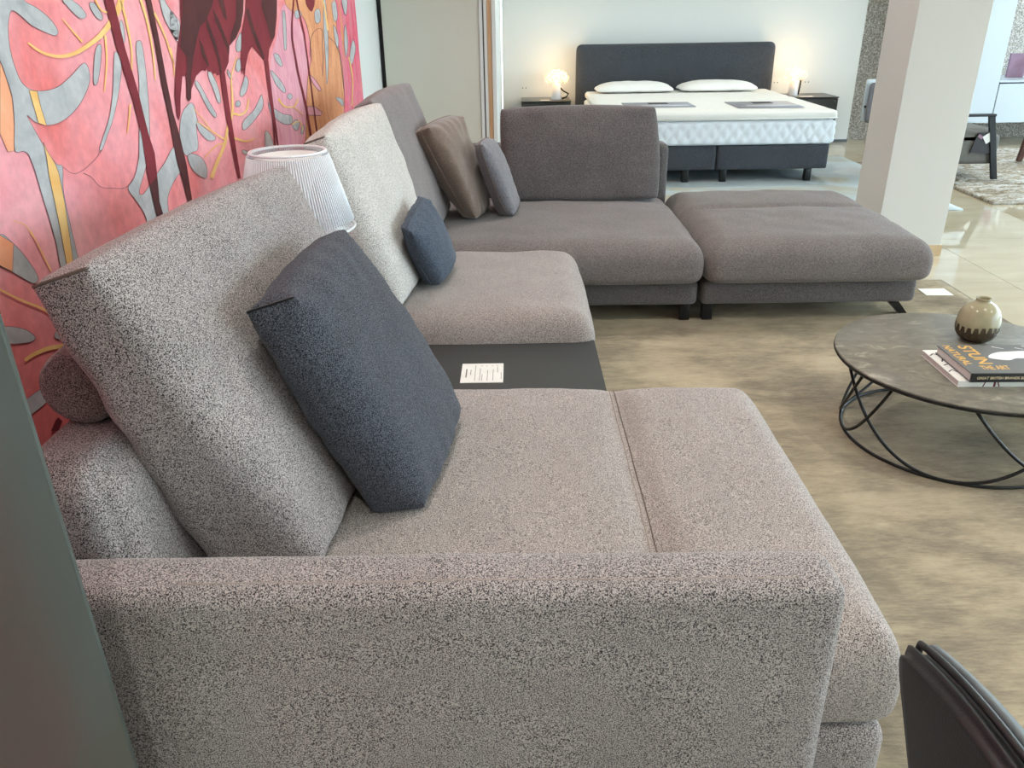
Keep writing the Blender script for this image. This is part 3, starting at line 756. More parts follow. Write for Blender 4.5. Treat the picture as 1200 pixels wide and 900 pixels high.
ch = thing('chaise_sofa', 'wide speckled grey chaise sofa with a long low armrest, nearest the viewer', 'sofa', (-0.1, 1.5, 0))
part_bm('armrest', soft_box(-0.80, 0.474, 0.898, 1.005, 0.06, 0.630, 0.026, 0.004, 0.006, (60, 8, 26), 0.003, 3), M['boucle'], ch)
part_bm('base', soft_box(-0.80, 0.655, 1.01, 2.04, 0.06, 0.215, 0.035, 0.0, 0.006, (40, 30, 8)), M['boucle'], ch)
def chaise_warp(q, p):
    q = q.copy()
    wx = q.x+0.03      # world x of the vertex (box centre at x = 0.035)
    d = abs(wx-0.262)
    if p.z > 0.5: q.z -= 0.016*math.exp(-(d/0.03)**2)*max(0, 1-abs(p.y)**6)+0.006*math.exp(-(d/0.09)**2)
    elif abs(p.y) > 0.9: q.y -= math.copysign(0.008*math.exp(-(d/0.03)**2), p.y)
    return q
part_bm('seat_cushion', pad_bm(-0.60, 0.667, 1.008, 2.055, 0.22, 0.425, 0.085, 0.075, 0.05, 0.022, (90, 60, 22), 0.004, 5, chaise_warp), M['boucle_warm'], ch)
sm = [(0.262+0.004*math.sin(i*.7), 1.06+i*0.97/40, 0) for i in range(41)]
def seam_tube(name, pts, rad, mat, parent):
    px, py, pz = parent.location
    return link_mesh(name, tube_bm([(x-px, y-py, z-pz) for x, y, z in pts], rad, 6), mat, parent)
part_bm('backrest', soft_box(-0.81, -0.57, 1.03, 2.05, 0.22, 0.752, 0.07, 0.006, 0.01, (14, 40, 20), 0.004, 9, slant(0.07)), M['boucle'], ch)
bl = []
for i in range(15):
    t = i/14; y = 1.185+0.83*t; e_ = min(1, math.sqrt(max(0, 1-((0.07-min(0.07, (y-1.185)))/0.07)**2))*0.55+0.45, math.sqrt(max(0, 1-((0.07-min(0.07, 2.015-y))/0.07)**2))*0.55+0.45)
    bl.append((y, 0.068*e_))
ys = [1.183, 1.184, 1.187, 1.195, 1.21, 1.25, 1.35, 1.5, 1.7, 1.85, 1.96, 1.99, 2.005, 2.013, 2.016, 2.017]
rs = [0.02, 0.045, 0.058, 0.064, 0.067, 0.069, 0.070, 0.070, 0.070, 0.070, 0.069, 0.067, 0.064, 0.058, 0.045, 0.02]
bol = part_bm('headrest_bolster', tube_bm([(-0.733, y, 0.822) for y in ys], 0.07, 32, radii=rs), M['boucle_bolster'], ch)
feet(ch, [(-0.70, 1.1), (0.56, 1.1), (-0.70, 1.94), (0.56, 1.94)])

dk = thing('sofa_shelf_table', 'dark grey wooden shelf set between the two sofa seats', 'side table', (-0.26, 2.32, 0))
part_bm('top', box_bm(-0.80, 0.272, 2.065, 2.60, 0.305, 0.333, 0.002), M['board'], dk)
part_bm('frame', box_bm(-0.76, 0.22, 2.10, 2.57, 0.08, 0.305, 0.002), M['board'], dk)
feet(dk, [(-0.70, 2.15), (0.16, 2.15), (-0.70, 2.52), (0.16, 2.52)], 0.08)

ms = thing('sofa_seat_module', 'light speckled sofa seat between the dark shelf and the corner seat', 'sofa', (-0.26, 3.05, 0))
part_bm('base', soft_box(-0.80, 0.262, 2.612, 3.46, 0.06, 0.215, 0.03, 0, 0.005, (30, 26, 8)), M['boucle_mid'], ms)
part_bm('seat_cushion', pad_bm(-0.58, 0.278, 2.578, 3.482, 0.22, 0.420, 0.10, 0.085, 0.06, 0.026, (50, 50, 22), 0.005, 12), M['boucle_mid'], ms)
part_bm('backrest', soft_box(-0.81, -0.57, 2.612, 3.46, 0.22, 0.752, 0.07, 0.006, 0.01, (14, 34, 20), 0.004, 13, slant(0.07)), M['boucle_mid'], ms)
feet(ms, [(-0.70, 2.7), (0.18, 2.7), (-0.70, 3.38), (0.18, 3.38)])

cs = thing('corner_sofa_seat', 'grey brown corner sofa seat with a low back, left of the ottoman', 'sofa', (0.03, 4.1, 0))
part_bm('base', soft_box(-0.80, 0.862, 3.60, 4.60, 0.10, 0.218, 0.025, 0, 0.004, (40, 26, 8)), M['felt'], cs)
part_bm('seat_cushion', pad_bm(-0.60, 0.868, 3.50, 4.62, 0.222, 0.418, 0.12, 0.085, 0.06, 0.028, (60, 50, 22), 0.006, 17), M['felt_warm'], cs)
part_bm('backrest', soft_box(-0.80, 0.872, 4.63, 4.78, 0.10, 0.70, 0.03, 0.004, 0.006, (40, 10, 20), 0.002, 19), M['felt'], cs)
part_bm('side_backrest', soft_box(-0.81, -0.60, 3.49, 4.63, 0.22, 0.752, 0.06, 0.006, 0.01, (14, 40, 20), 0.003, 23, slant(0.05)), M['felt'], cs)
for (x, y) in ((0.815, 3.66), (-0.7, 3.66), (0.815, 4.7), (-0.7, 4.7)):
    part_bm('foot', box_bm(x-0.025, x+0.025, y-0.02, y+0.02, 0.0115 if y < 4.2 and x > 0 else 0, 0.10, 0.003), M['black'], cs)

ot = thing('ottoman', 'large grey brown padded ottoman with a cross seam beside the column', 'ottoman', (1.39, 4.12, 0))
part_bm('base', soft_box(0.88, 1.90, 3.60, 4.66, 0.10, 0.218, 0.025, 0, 0.004, (36, 26, 8)), M['felt'], ot)
def ott_warp(q, p):
    q = q.copy(); d = abs(q.y-0.10)
    if p.z > 0.4: q.z -= 0.018*math.exp(-(d/0.03)**2)+0.006*math.exp(-(d/0.1)**2)
    elif abs(p.x) > 0.9: q.x -= math.copysign(0.012*math.exp(-(d/0.04)**2), p.x)
    return q
part_bm('seat_cushion', pad_bm(0.870, 1.918, 3.50, 4.73, 0.222, 0.415, 0.12, 0.085, 0.06, 0.032, (54, 80, 22), 0.006, 29, ott_warp), M['felt_warm'], ot)
for (x, y) in ((0.925, 3.66), (0.925, 4.58)):
    part_bm('foot', box_bm(x-0.025, x+0.025, y-0.02, y+0.02, 0.0115 if y < 4.2 else 0, 0.10, 0.003), M['black'], ot)
for y in (3.70, 4.56):
    bm = box_bm(1.70, 1.90, y-0.02, y+0.02, 0.088, 0.10, 0.001)
    v = [(1.80, 0.09), (1.855, 0.09), (1.93, 0.0), (1.895, 0.0)]
    b2 = bmesh.new(); a = [b2.verts.new((x, y-0.02, z)) for x, z in v]; b = [b2.verts.new((x, y+0.02, z)) for x, z in v]
    b2.faces.new(a); b2.faces.new(b[::-1])
    for i in range(4): b2.faces.new((a[i], a[(i+1) % 4], b[(i+1) % 4], b[i]))
    me = bpy.data.meshes.new('t'); b2.to_mesh(me); b2.free(); bm.from_mesh(me); bpy.data.meshes.remove(me)
    o = part_bm('skid_foot', bm, M['black'], ot)
    for p_ in o.data.polygons: p_.use_smooth = False

# stitched seams that lie on the two seams of the padded tops
from mathutils.bvhtree import BVHTree
def drape(obj, line, rad, mat, name, lift=0.0, seg=6):
    """thread laid on the top of a part: line = list of (x, y) world"""
    me = obj.data; par = obj.parent.location
    bvh = BVHTree.FromPolygons([v.co+par for v in me.vertices], [tuple(p.vertices) for p in me.polygons])
    pts = []
    for x, y in line:
        h = bvh.ray_cast(Vector((x, y, 2.0)), Vector((0, 0, -1)))
        if h[0] is not None: pts.append(h[0]-par+Vector((0, 0, lift)))
    if len(pts) > 2: return link_mesh(name, tube_bm(pts, rad, seg), mat, obj)
seat1 = [o for o in ch.children if o.name.startswith('seat_cushion')][0]
drape(seat1, [(0.256, 1.05+i*0.02) for i in range(50)], 0.0016, M['seam_light'], 'seam_stitching')
drape(seat1, [(0.268, 1.05+i*0.02) for i in range(50)], 0.0018, M['seam'], 'seam_stitching')
arm1 = [o for o in ch.children if o.name.startswith('armrest')][0]
drape(arm1, [(-0.5+i*0.02, 0.925) for i in range(46)], 0.0012, M['seam_light'], 'seam_stitching')
seat4 = [o for o in ot.children if o.name.startswith('seat_cushion')][0]
drape(seat4, [(0.90+i*0.02, 4.217) for i in range(50)], 0.0012, M['felt'], 'seam_stitching')

# ------------------------------------------------------------------ loose cushions
def cushion(name, label, cat, mat, corners, bulge=0.05, side=0.02, seam=None, group=None, seed=1, wrinkle=0.006, radius=0.042, pinch=0.004, nn=(18, 26, 26)):
    zs = [c for c in corners.values()]
    cx = sum(c[0] for c in zs)/8; cy = sum(c[1] for c in zs)/8; cz = min(c[2] for c in zs)
    root = thing(name, label, cat, (cx, cy, cz), 0, group)
    bm, tri = cushion_bm(corners, bulge, side, n=nn, rad=radius, wrinkle=wrinkle, seed=seed, pinch=pinch)
    body = part_bm('cover', bm, mat, root)
    me = body.data; off = Vector(root.location)
    bvh = BVHTree.FromPolygons([v.co+off for v in me.vertices], [tuple(p.vertices) for p in me.polygons])
    for (kind_, rad, smat) in (seam or []):
        ctr = tri(.5, .5, .5); pts = []
        if kind_ == 'pleat_near':      # short seam across the near top corner
            a, b = tri(0.0, 0.0, 1.0), tri(1.0, 0.0, 1.0); line = [a.lerp(b, i/12) for i in range(13)]
        elif kind_ == 'edge_front_near': line = [tri(1, 0, i/24) for i in range(25)]
        elif kind_ == 'edge_mid_near': line = [tri(0.5, 0, i/24) for i in range(25)]
        elif kind_ == 'edge_mid_loop':
            line = [tri(.5, 0, i/16) for i in range(17)]+[tri(.5, i/16, 1) for i in range(1, 17)]+[tri(.5, 1, 1-i/16) for i in range(1, 17)]
        elif kind_ == 'edge_front_loop':
            line = [tri(.9, 0, i/16) for i in range(17)]+[tri(.9, i/16, 1) for i in range(1, 17)]+[tri(.9, 1, 1-i/16) for i in range(1, 17)]
        for p in line:
            h = bvh.find_nearest(p)
            if h[0] is not None: pts.append(h[0]-off)
        clean = [pts[0]]
        for p in pts[1:]:
            if (p-clean[-1]).length > 0.004: clean.append(p)
        link_mesh('seam', tube_bm(clean, rad, 6), smat, body)
    return root

cushion('back_cushion', 'big speckled grey back cushion at the left, leaning above the near armrest', 'cushion', M['boucle'],
        dict(ntb=(-.735, 1.13, 1.02), ntf=(-.635, 1.14, 1.05), nbf=(-.36, 1.20, .445), nbb=(-.565, 1.17, .445),
             ftb=(-.625, 1.96, 1.035), ftf=(-.545, 1.96, 1.06), fbf=(-.33, 2.0, .445), fbb=(-.54, 1.98, .445)),
        0.035, 0.012, [('pleat_near', 0.003, M['seam'])], seed=2, nn=(20, 34, 34), wrinkle=0.007)
cushion('throw_cushion', 'charcoal square cushion leaning on the big near back cushion', 'cushion', M['charcoal'],
        dict(ntb=(-.475, 1.30, .915), ntf=(-.39, 1.33, .935), nbf=(-.19, 1.375, .45), nbb=(-.31, 1.365, .445),
             ftb=(-.44, 1.72, .935), ftf=(-.375, 1.76, .955), fbf=(-.13, 1.80, .475), fbb=(-.25, 1.80, .46)),
        0.03, 0.016, [('pleat_near', 0.0025, M['black'])], seed=5, nn=(18, 30, 30))
cushion('back_cushion', 'pale oatmeal back cushion right behind the ribbed lamp shade', 'cushion', M['boucle_light'],
        dict(ntb=(-.665, 2.56, 1.02), ntf=(-.585, 2.56, 1.045), nbf=(-.395, 2.64, .45), nbb=(-.575, 2.62, .445),
             ftb=(-.61, 3.28, 1.05), ftf=(-.52, 3.30, 1.07), fbf=(-.355, 3.34, .45), fbb=(-.52, 3.34, .45)),
        0.04, 0.02, [('pleat_near', 0.003, M['seam'])], seed=8, nn=(18, 30, 30))
cushion('back_cushion', 'mid grey back cushion in the sofa corner, behind the pale one', 'cushion', M['grey_twill'],
        dict(ntb=(-.66, 3.40, 1.04), ntf=(-.575, 3.40, 1.065), nbf=(-.40, 3.44, .45), nbb=(-.56, 3.42, .445),
             ftb=(-.595, 4.16, 1.06), ftf=(-.505, 4.18, 1.075), fbf=(-.335, 4.22, .45), fbb=(-.50, 4.2, .445)),
        0.04, 0.02, None, seed=11, nn=(18, 30, 30))
cushion('throw_cushion', 'brown taupe velvet cushion with a piped edge in the sofa corner', 'cushion', M['velvet'],
        dict(ntb=(-.475, 3.78, .885), ntf=(-.385, 3.74, .92), nbf=(-.185, 3.90, .46), nbb=(-.275, 3.97, .45),
             ftb=(-.36, 4.14, .92), ftf=(-.245, 4.12, .925), fbf=(-.13, 4.18, .455), fbb=(-.23, 4.24, .45)),
        0.03, 0.014, [('edge_mid_loop', 0.004, M['velvet'])], seed=14, wrinkle=0.010)
cushion('throw_cushion', 'small soft grey cushion standing left of the wide back cushion', 'cushion', M['bluegrey'],
        dict(ntb=(-.195, 3.90, .815), ntf=(-.145, 3.89, .82), nbf=(-.005, 3.98, .45), nbb=(-.085, 4.02, .445),
             ftb=(-.15, 4.20, .80), ftf=(-.10, 4.20, .805), fbf=(.03, 4.27, .455), fbb=(-.05, 4.30, .45)),
        0.028, 0.012, [('edge_mid_loop', 0.003, M['seam'])], seed=17)
cushion('throw_cushion', 'small dark blue grey cushion propped against the pale back cushion', 'cushion', M['navy'],
        dict(ntb=(-.40, 2.72, .715), ntf=(-.355, 2.68, .70), nbf=(-.285, 2.87, .45), nbb=(-.36, 2.90, .445),
             ftb=(-.37, 3.03, .765), ftf=(-.315, 3.00, .75), fbf=(-.235, 3.15, .48), fbb=(-.31, 3.17, .46)),
        0.032, 0.012, [('edge_mid_loop', 0.003, M['navy'])], seed=19)
cushion('back_cushion', 'wide grey back cushion standing upright in front of the bed', 'cushion', M['felt'],
        dict(ntb=(-.075, 4.58, .905), ntf=(-.075, 4.44, .915), nbf=(-.035, 4.37, .45), nbb=(-.035, 4.55, .45),
             ftb=(.755, 4.58, .905), ftf=(.755, 4.44, .915), fbf=(.785, 4.37, .45), fbb=(.785, 4.55, .45)),
        0.03, 0.016, None, seed=23, nn=(18, 34, 28), radius=0.028)

# ------------------------------------------------------------------ table lamp on the shelf
tl = thing('table_lamp', 'clear ribbed table lamp shade between the two tall cushions', 'lamp', (-0.645, 2.32, 0.333))
link_mesh('base', lathe_bm([(0, 0), (0.075, 0), (0.078, 0.006), (0.07, 0.012), (0.02, 0.02), (0.014, 0.05), (0.012, 0.45), (0, 0.45)], 32), M['shade_inner'], tl)
prof_o = [(0.101, 0.705), (0.113, 0.70), (0.118, 0.69), (0.168, 0.50), (0.172, 0.485), (0.168, 0.478)]
prof_i = [(0.162, 0.485), (0.160, 0.50), (0.112, 0.685), (0.101, 0.697)]
shade = link_mesh('lamp_shade', lathe_bm([(0.098, 0.703), (0.108, 0.703), (0.114, 0.694), (0.166, 0.505), (0.170, 0.485), (0.165, 0.478), (0.160, 0.486), (0.1585, 0.505), (0.109, 0.69), (0.098, 0.697), (0.098, 0.703)], 96), M['shade'], tl)
bm = bmesh.new()
for k in range(118):
    a = 2*PI*k/118
    pts = [((r)*math.cos(a), (r)*math.sin(a), z) for r, z in ((0.113, 0.692), (0.1395, 0.598), (0.166, 0.502))]
    tube_bm(pts, 0.0019, 5, bm=bm)
tag(link_mesh('ribs', bm, M['rib'], shade), kind='stuff')
link_mesh('rim', lathe_bm([(0.099, 0.701), (0.107, 0.704), (0.111, 0.700), (0.109, 0.697), (0.099, 0.697), (0.099, 0.701)], 64), M['rib'], shade)
link_mesh('lower_rim', tube_bm([(0.168*math.cos(2*PI*k/64), 0.168*math.sin(2*PI*k/64), 0.482) for k in range(64)], 0.004, 8, closed=True), M['rib'], shade)
link_mesh('diffuser', lathe_bm([(0.012, 0.44), (0.05, 0.62), (0.09, 0.690), (0.094, 0.688), (0.092, 0.675), (0.055, 0.60), (0.016, 0.43)], 48), M['shade_inner'], tl)

# ------------------------------------------------------------------ price cards
def price_card(name, label, x, y, z, wx, wy, rz, lines, group=None):
    c = thing(name, label, 'card', (x, y, z), rz, group)
    link_mesh('sheet', box_bm(-wx/2, wx/2, -wy/2, wy/2, 0, 0.0015), M['paper'], c, smooth=False)
    if lines:
        bm = bmesh.new()
        for (a, b, c0, c1) in lines: box_bm(a, b, c0, c1, 0.0015, 0.0019, 0, 1, bm)
        link_mesh('printed_lines', bm, M['ink'], c, smooth=False)
    return c
L_ = [(-.053, -.049, -.035, .03), (-.038, -.036, -.015, .025), (-.0235, -.022, -.06, .06)]
for i, (a, l0, l1) in enumerate([(-.008, -.06, .035), (-.001, -.06, -.01), (.016, -.06, .02), (.034, -.06, .025), (.048, 0.0, .045), (.060, -.05, .0)]): L_.append((a, a+.0016, l0, l1))
for a in (-.004, .012, .03, .046): L_.append((a, a+.003, .052, .055))
price_card('price_card', 'white printed price card lying on the dark sofa shelf', -0.113, 2.325, 0.333, 0.135, 0.148, 0.0, L_)
price_card('price_card', 'blank white card on the rug beside the ottoman', 2.215, 4.01, 0.011, 0.14, 0.11, -0.03, None)

# ------------------------------------------------------------------ rugs
rg = thing('area_rug', 'faded taupe rug under the sofa and coffee table', 'rug', (1.0, 2.1, 0))
def rug_bm(x0, x1, y0, y1, t, nx, ny, amp, sc):
    bm = bmesh.new(); V = []
    for j in range(ny+1):
        row = []
        for i in range(nx+1):
            x = x0+(x1-x0)*i/nx; y = y0+(y1-y0)*j/ny
            row.append(bm.verts.new((x, y, t+amp*noise.noise(Vector((x*sc, y*sc, 0))))))
        V.append(row)
    for j in range(ny):
        for i in range(nx): bm.faces.new((V[j][i], V[j][i+1], V[j+1][i+1], V[j+1][i]))
    ring = [V[0][i] for i in range(nx+1)]+[V[j][nx] for j in range(1, ny+1)]+[V[ny][i] for i in range(nx-1, -1, -1)]+[V[j][0] for j in range(ny-1, 0, -1)]
    lo = [bm.verts.new((v.co.x, v.co.y, 0)) for v in ring]; n = len(ring)
    for k in range(n): bm.faces.new((ring[k], lo[k], lo[(k+1) % n], ring[(k+1) % n]))
    bm.faces.new(lo)
    return bm
part_bm('pile', rug_bm(-0.55, 2.345, -0.6, 4.22, 0.010, 60, 90, 0.0006, 9), M['rug'], rg)
part_bm('binding', tube_bm([(-0.55, -0.6, 0.006), (2.348, -0.6, 0.006), (2.348, 4.223, 0.006), (-0.55, 4.223, 0.006)], 0.005, 6, closed=True), M['rug_edge'], rg)
br = thing('bedroom_rug', 'pale blue grey rug under the double bed', 'rug', (1.7, 7.6, 0))
part_bm('pile', rug_bm(-0.1, 3.33, 5.9, 8.35, 0.010, 50, 50, 0.0006, 8), M['bed_rug'], br)
sr = thing('shaggy_rug', 'mottled shaggy beige grey rug under the armchair', 'rug', (5.0, 7.2, 0))
b_ = rug_bm(-1.40, 1.6, -1.0, 1.55, 0.022, 200, 180, 0.012, 38)
o = link_mesh('pile', b_, M['shag'], sr, smooth=True)
sr.rotation_euler = (0, 0, R(-1)); sr.location = (5.06, 7.05, 0)
M['dark_floor_strip'] = plain('dark_threshold', (120, 104, 88), 0.4)
struct('floor_joint_strip', box_bm(3.36, 3.80, 7.97, 8.0, 0, 0.006), M['dark_floor_strip'])

# ------------------------------------------------------------------ coffee table
TC = (1.525, 2.47); TZ = 0.31; TR = 0.425
ct = thing('coffee_table', 'low round stone topped coffee table on curved black wire legs', 'table', (TC[0], TC[1], 0.010))
link_mesh('table_top', lathe_bm([(0, TZ-0.010-0.010), (TR-0.008, TZ-0.020), (TR, TZ-0.016), (TR, TZ-0.012), (TR-0.003, TZ-0.010), (0, TZ-0.010)], 128), M['stone_top'], ct)
link_mesh('rim', lathe_bm([(TR-0.012, TZ-0.030), (TR-0.002, TZ-0.028), (TR+0.0015, TZ-0.022), (TR+0.0015, TZ-0.016), (TR-0.012, TZ-0.018), (TR-0.012, TZ-0.030)], 128), M['black'], ct)
RB = 0.362; RT = 0.415; rr = 0.0055
link_mesh('floor_ring', tube_bm([(RB*math.cos(a*2*PI/96), RB*math.sin(a*2*PI/96), rr) for a in range(96)], rr, 8, closed=True), M['black'], ct)
link_mesh('top_ring', tube_bm([(RT*0.93*math.cos(a*2*PI/96), RT*0.93*math.sin(a*2*PI/96), TZ-0.032) for a in range(96)], rr, 8, closed=True), M['black'], ct)
def hoop(mid, left, right):
    pts = []
    for i in range(45):
        u = -1+2*i/44
        a = mid+(left if u < 0 else right)*u
        h = abs(u)**2.2
        rad = RB+(RT*0.95-RB)*h
        pts.append((rad*math.cos(a), rad*math.sin(a), rr*1.2+(TZ-0.034-rr)*h))
    return pts
for mid, l_, r_ in ((241, 63, 63), (168, 63, 43), (138, 60, 55), (313, 67, 60), (25, 60, 62), (82, 62, 60)):
    link_mesh('wire_leg', tube_bm(hoop(R(mid), R(l_), R(r_)), rr, 8), M['black'], ct)

VS = 0.98
vs_ = thing('vase', 'small sage ceramic vase with a dark dripping glazed foot on the coffee table', 'vase', (1.618, 2.615, TZ))
prof = [(0, 0), (0.040, 0), (0.045, 0.004), (0.057, 0.015), (0.0665, 0.030), (0.0695, 0.045), (0.0690, 0.072), (0.066, 0.095), (0.059, 0.114), (0.047, 0.130), (0.031, 0.141), (0.0235, 0.146), (0.023, 0.152), (0.025, 0.156), (0.022, 0.157), (0.019, 0.152), (0.018, 0.142), (0.03, 0.130), (0, 0.12)]
prof = [(r, z*VS) for r, z in prof]
link_mesh('body', lathe_bm(prof, 48), M['glaze_top'], vs_)
# dark dripping glaze as a skin on the lower body with uneven scalloped upper edge
def rad_at(z):
    for (r0, z0), (r1, z1) in zip(prof[1:9], prof[2:10]):
        if z0 <= z <= z1: return r0+(r1-r0)*(z-z0)/(z1-z0)
    return prof[1][0]
bm = bmesh.new(); rows = 10; sg = 120; G = []
for j in range(rows+1):
    row = []
    for k in range(sg):
        a = 2*PI*k/sg
        top = 0.050 + (0.013 if (k % 6) in (0, 1, 2, 3) else -0.006) + 0.004*math.sin(a*3)
        z = 0.001+(top-0.001)*j/rows; r = rad_at(z)+0.0012
        row.append(bm.verts.new((r*math.cos(a), r*math.sin(a), z)))
    G.append(row)
for j in range(rows):
    for k in range(sg): bm.faces.new((G[j][k], G[j][(k+1) % sg], G[j+1][(k+1) % sg], G[j+1][k]))
link_mesh('dripping_glaze', bm, M['glaze_bottom'], vs_)

# books: spine towards the viewer
b1 = thing('art_book', 'white art book at the bottom of the stack on the coffee table', 'book', (1.362, 2.227, TZ), R(-1))
link_mesh('pages', box_bm(0.002, 0.30, 0.003, 0.244, 0.002, 0.018), M['pages'], b1, smooth=False)
link_mesh('cover', box_bm(0, 0.303, 0, 0.248, 0.018, 0.0205, 0.0005), M['paper'], b1, smooth=False)
link_mesh('back_cover', box_bm(0, 0.303, 0, 0.248, 0.0, 0.002, 0.0005), M['paper'], b1, smooth=False)
link_mesh('spine', box_bm(0, 0.303, -0.002, 0.002, 0.0, 0.0205, 0.0005), M['paper'], b1, smooth=False)
bm = bmesh.new()
for (x, wd, tl_) in ((0.075, 0.004, 0.006), (0.108, 0.007, 0.0), (0.125, 0.004, -0.008)):
    a = [bm.verts.new(p) for p in ((x, -0.0023, 0.001), (x+wd, -0.0023, 0.001), (x+wd+tl_, -0.0023, 0.020), (x+tl_, -0.0023, 0.020))]; bm.faces.new(a)
link_mesh('spine_print', bm, M['red_print'], b1, smooth=False)
bm = bmesh.new()
for line in ([(0.004, 0.20), (0.02, 0.215), (0.035, 0.20), (0.032, 0.17), (0.02, 0.15)], [(0.012, 0.12), (0.03, 0.13), (0.04, 0.115)], [(0.004, 0.07), (0.02, 0.085), (0.035, 0.06), (0.04, 0.03)]):
    tube_bm([(x, y, 0.0205) for x, y in line], 0.0028, 5, bm=bm)
bmesh.ops.scale(bm, verts=bm.verts[:], vec=(1, 1, 1))
for v in bm.verts: v.co.z = 0.0205+(v.co.z-0.0205)*0.15
link_mesh('cover_drawing', bm, M['dark_print'], b1, smooth=False)

b2_ = thing('coffee_table_book', 'grey covered photo book with gold lettering, on top of the white book', 'book', (1.390, 2.216, TZ+0.021), R(-1))
link_mesh('pages', box_bm(0.003, 0.30, 0.004, 0.224, 0.003, 0.026), M['pages'], b2_, smooth=False)
link_mesh('cover', box_bm(0, 0.303, 0, 0.228, 0.026, 0.029, 0.0006), M['cover_grey'], b2_, smooth=False)
link_mesh('back_cover', box_bm(0, 0.303, 0, 0.228, 0.0, 0.003, 0.0006), M['cover_grey'], b2_, smooth=False)
link_mesh('spine', box_bm(0, 0.303, -0.003, 0.003, 0.0, 0.029, 0.0008), M['spine'], b2_, smooth=False)
text_obj('spine_lettering', 'GREAT BRITISH BRANDS 2018', 0.0118, M['spine_text'], Matrix.Translation((0.018, -0.0032, 0.0105)) @ Matrix.Rotation(PI/2, 4, 'X'), b2_)
text_obj('cover_lettering', 'STUN', 0.060, M['gold'], Matrix.Translation((0.062, 0.222, 0.0291)) @ Matrix.Rotation(R(-90), 4, 'Z'), b2_)
text_obj('cover_lettering', 'NATURAL', 0.036, M['gold'], Matrix.Translation((0.014, 0.226, 0.0291)) @ Matrix.Rotation(R(-90), 4, 'Z'), b2_)
text_obj('cover_lettering', 'THE ART', 0.040, M['gold'], Matrix.Translation((0.050, 0.030, 0.0291)) @ Matrix.Rotation(R(0), 4, 'Z') @ Matrix.Scale(0.55, 4, (1, 0, 0)), b2_)
bm = bmesh.new()
pl_ = [(x, y-0.03) for x, y in [(0.115, 0.150), (0.130, 0.175), (0.165, 0.195), (0.20, 0.200), (0.26, 0.205), (0.30, 0.195), (0.30, 0.150), (0.25, 0.140), (0.20, 0.145), (0.17, 0.130), (0.14, 0.135)]]
pl_ = catmull(pl_, True, 3); f = [bm.verts.new((x, y, 0.0293)) for x, y in pl_]; bm.faces.new(f)
for (x, y, dx, dy) in ((0.17, 0.215, 0.03, -0.02), (0.24, 0.205, 0.02, -0.015), (0.235, 0.105, 0.04, -0.012), (0.27, 0.22, 0.02, -0.008)):
    f = [bm.verts.new((a, b, 0.0293)) for a, b in ((x, y), (x+dx, y+dy), (x+dx, y+dy-0.004), (x, y-0.006))]; bm.faces.new(f)
link_mesh('cover_photo', bm, M['print_white'], b2_, smooth=False)

# ------------------------------------------------------------------ bed
bx0, bx1, by0, by1 = 0.775, 2.705, 7.03, 9.10; bmid = 1.74
bed = thing('double_bed', 'dark grey box spring bed with a tall padded headboard', 'bed', (bmid, 8.1, 0.0))
def softpart(name, a, mat, parent, r=0.03, pt_=0.0, ps=0.004, n=(24, 24, 8), wr=0.0, seed=0, warp=None):
    return part_bm(name, soft_box(*a, r, pt_, ps, n, wr, seed, warp), mat, parent)
softpart('box_base', (bx0, bmid-0.002, by0, by1, 0.115, 0.325), M['anthracite'], bed, 0.02)
softpart('box_base', (bmid+0.002, bx1, by0, by1, 0.115, 0.325), M['anthracite'], bed, 0.02)
softpart('headboard', (0.675, 2.79, 9.13, 9.27, 0.02, 1.065), M['anthracite'], bed, 0.055, 0.0, 0.004, (60, 10, 30))
for x in (0.9, 1.49, 1.82, 2.56):
    for y in (7.09, 8.95):
        part_bm('foot', box_bm(x-0.027, x+0.027, y-0.027, y+0.027, 0.010, 0.116, 0.002), M['black'], bed)
mt = thing('mattress', 'white diamond quilted mattress on the bed', 'mattress', (bmid, 8.1, 0.325))
mt_l = []
def mattress_bm(x0, x1, y0, y1, z0, z1):
    nx, ny, nz = 150, 60, 14
    def w_(q, p):
        q = q.copy(); wx, wy, wz = q.x, q.y, q.z
        def dia(a, b):
            s1 = (a/0.10+b/0.13) % 1; s2 = (a/0.10-b/0.13) % 1
            return min(min(s1, 1-s1), min(s2, 1-s2))
        if abs(p.y) > 0.97 and abs(p.z) < 0.95: q.y += math.copysign(0.012*(min(dia(wx, wz)/0.25, 1)**0.6), p.y)
        if abs(p.x) > 0.98 and abs(p.z) < 0.95: q.x += math.copysign(0.012*(min(dia(wy, wz)/0.25, 1)**0.6), p.x)
        return q
    return soft_box(x0, x1, y0, y1, z0, z1, 0.03, 0.004, 0.0, (nx, ny, nz), 0, 0, w_)
part_bm('ticking', mattress_bm(bx0-0.005, bx1+0.01, by0-0.02, by1, 0.327, 0.525), M['mattress'], mt)
tp = thing('mattress_topper', 'cream dotted mattress topper with rounded edge on the mattress', 'topper', (bmid, 8.1, 0.53))
def topper_warp(q, p):
    q = q.copy()
    if p.z > 0.9 and abs(q.x) > 0 : q.z -= 0.006*math.exp(-(abs(q.x)/0.02)**2)
    q.z += 0.003*noise.noise(Vector((q.x*6, q.y*6, 0)))
    return q
softpart('cover', (bx0-0.01, bx1+0.02, by0-0.03, by1, 0.529, 0.602), M['topper'], tp, 0.032, 0.006, 0.003, (90, 60, 8), 0.0, 0, topper_warp)
part_bm('piping', tube_bm([(bx0-0.012, by0-0.028, 0.545), (bx1+0.02, by0-0.028, 0.545)], 0.0035, 6), M['paper'], tp)
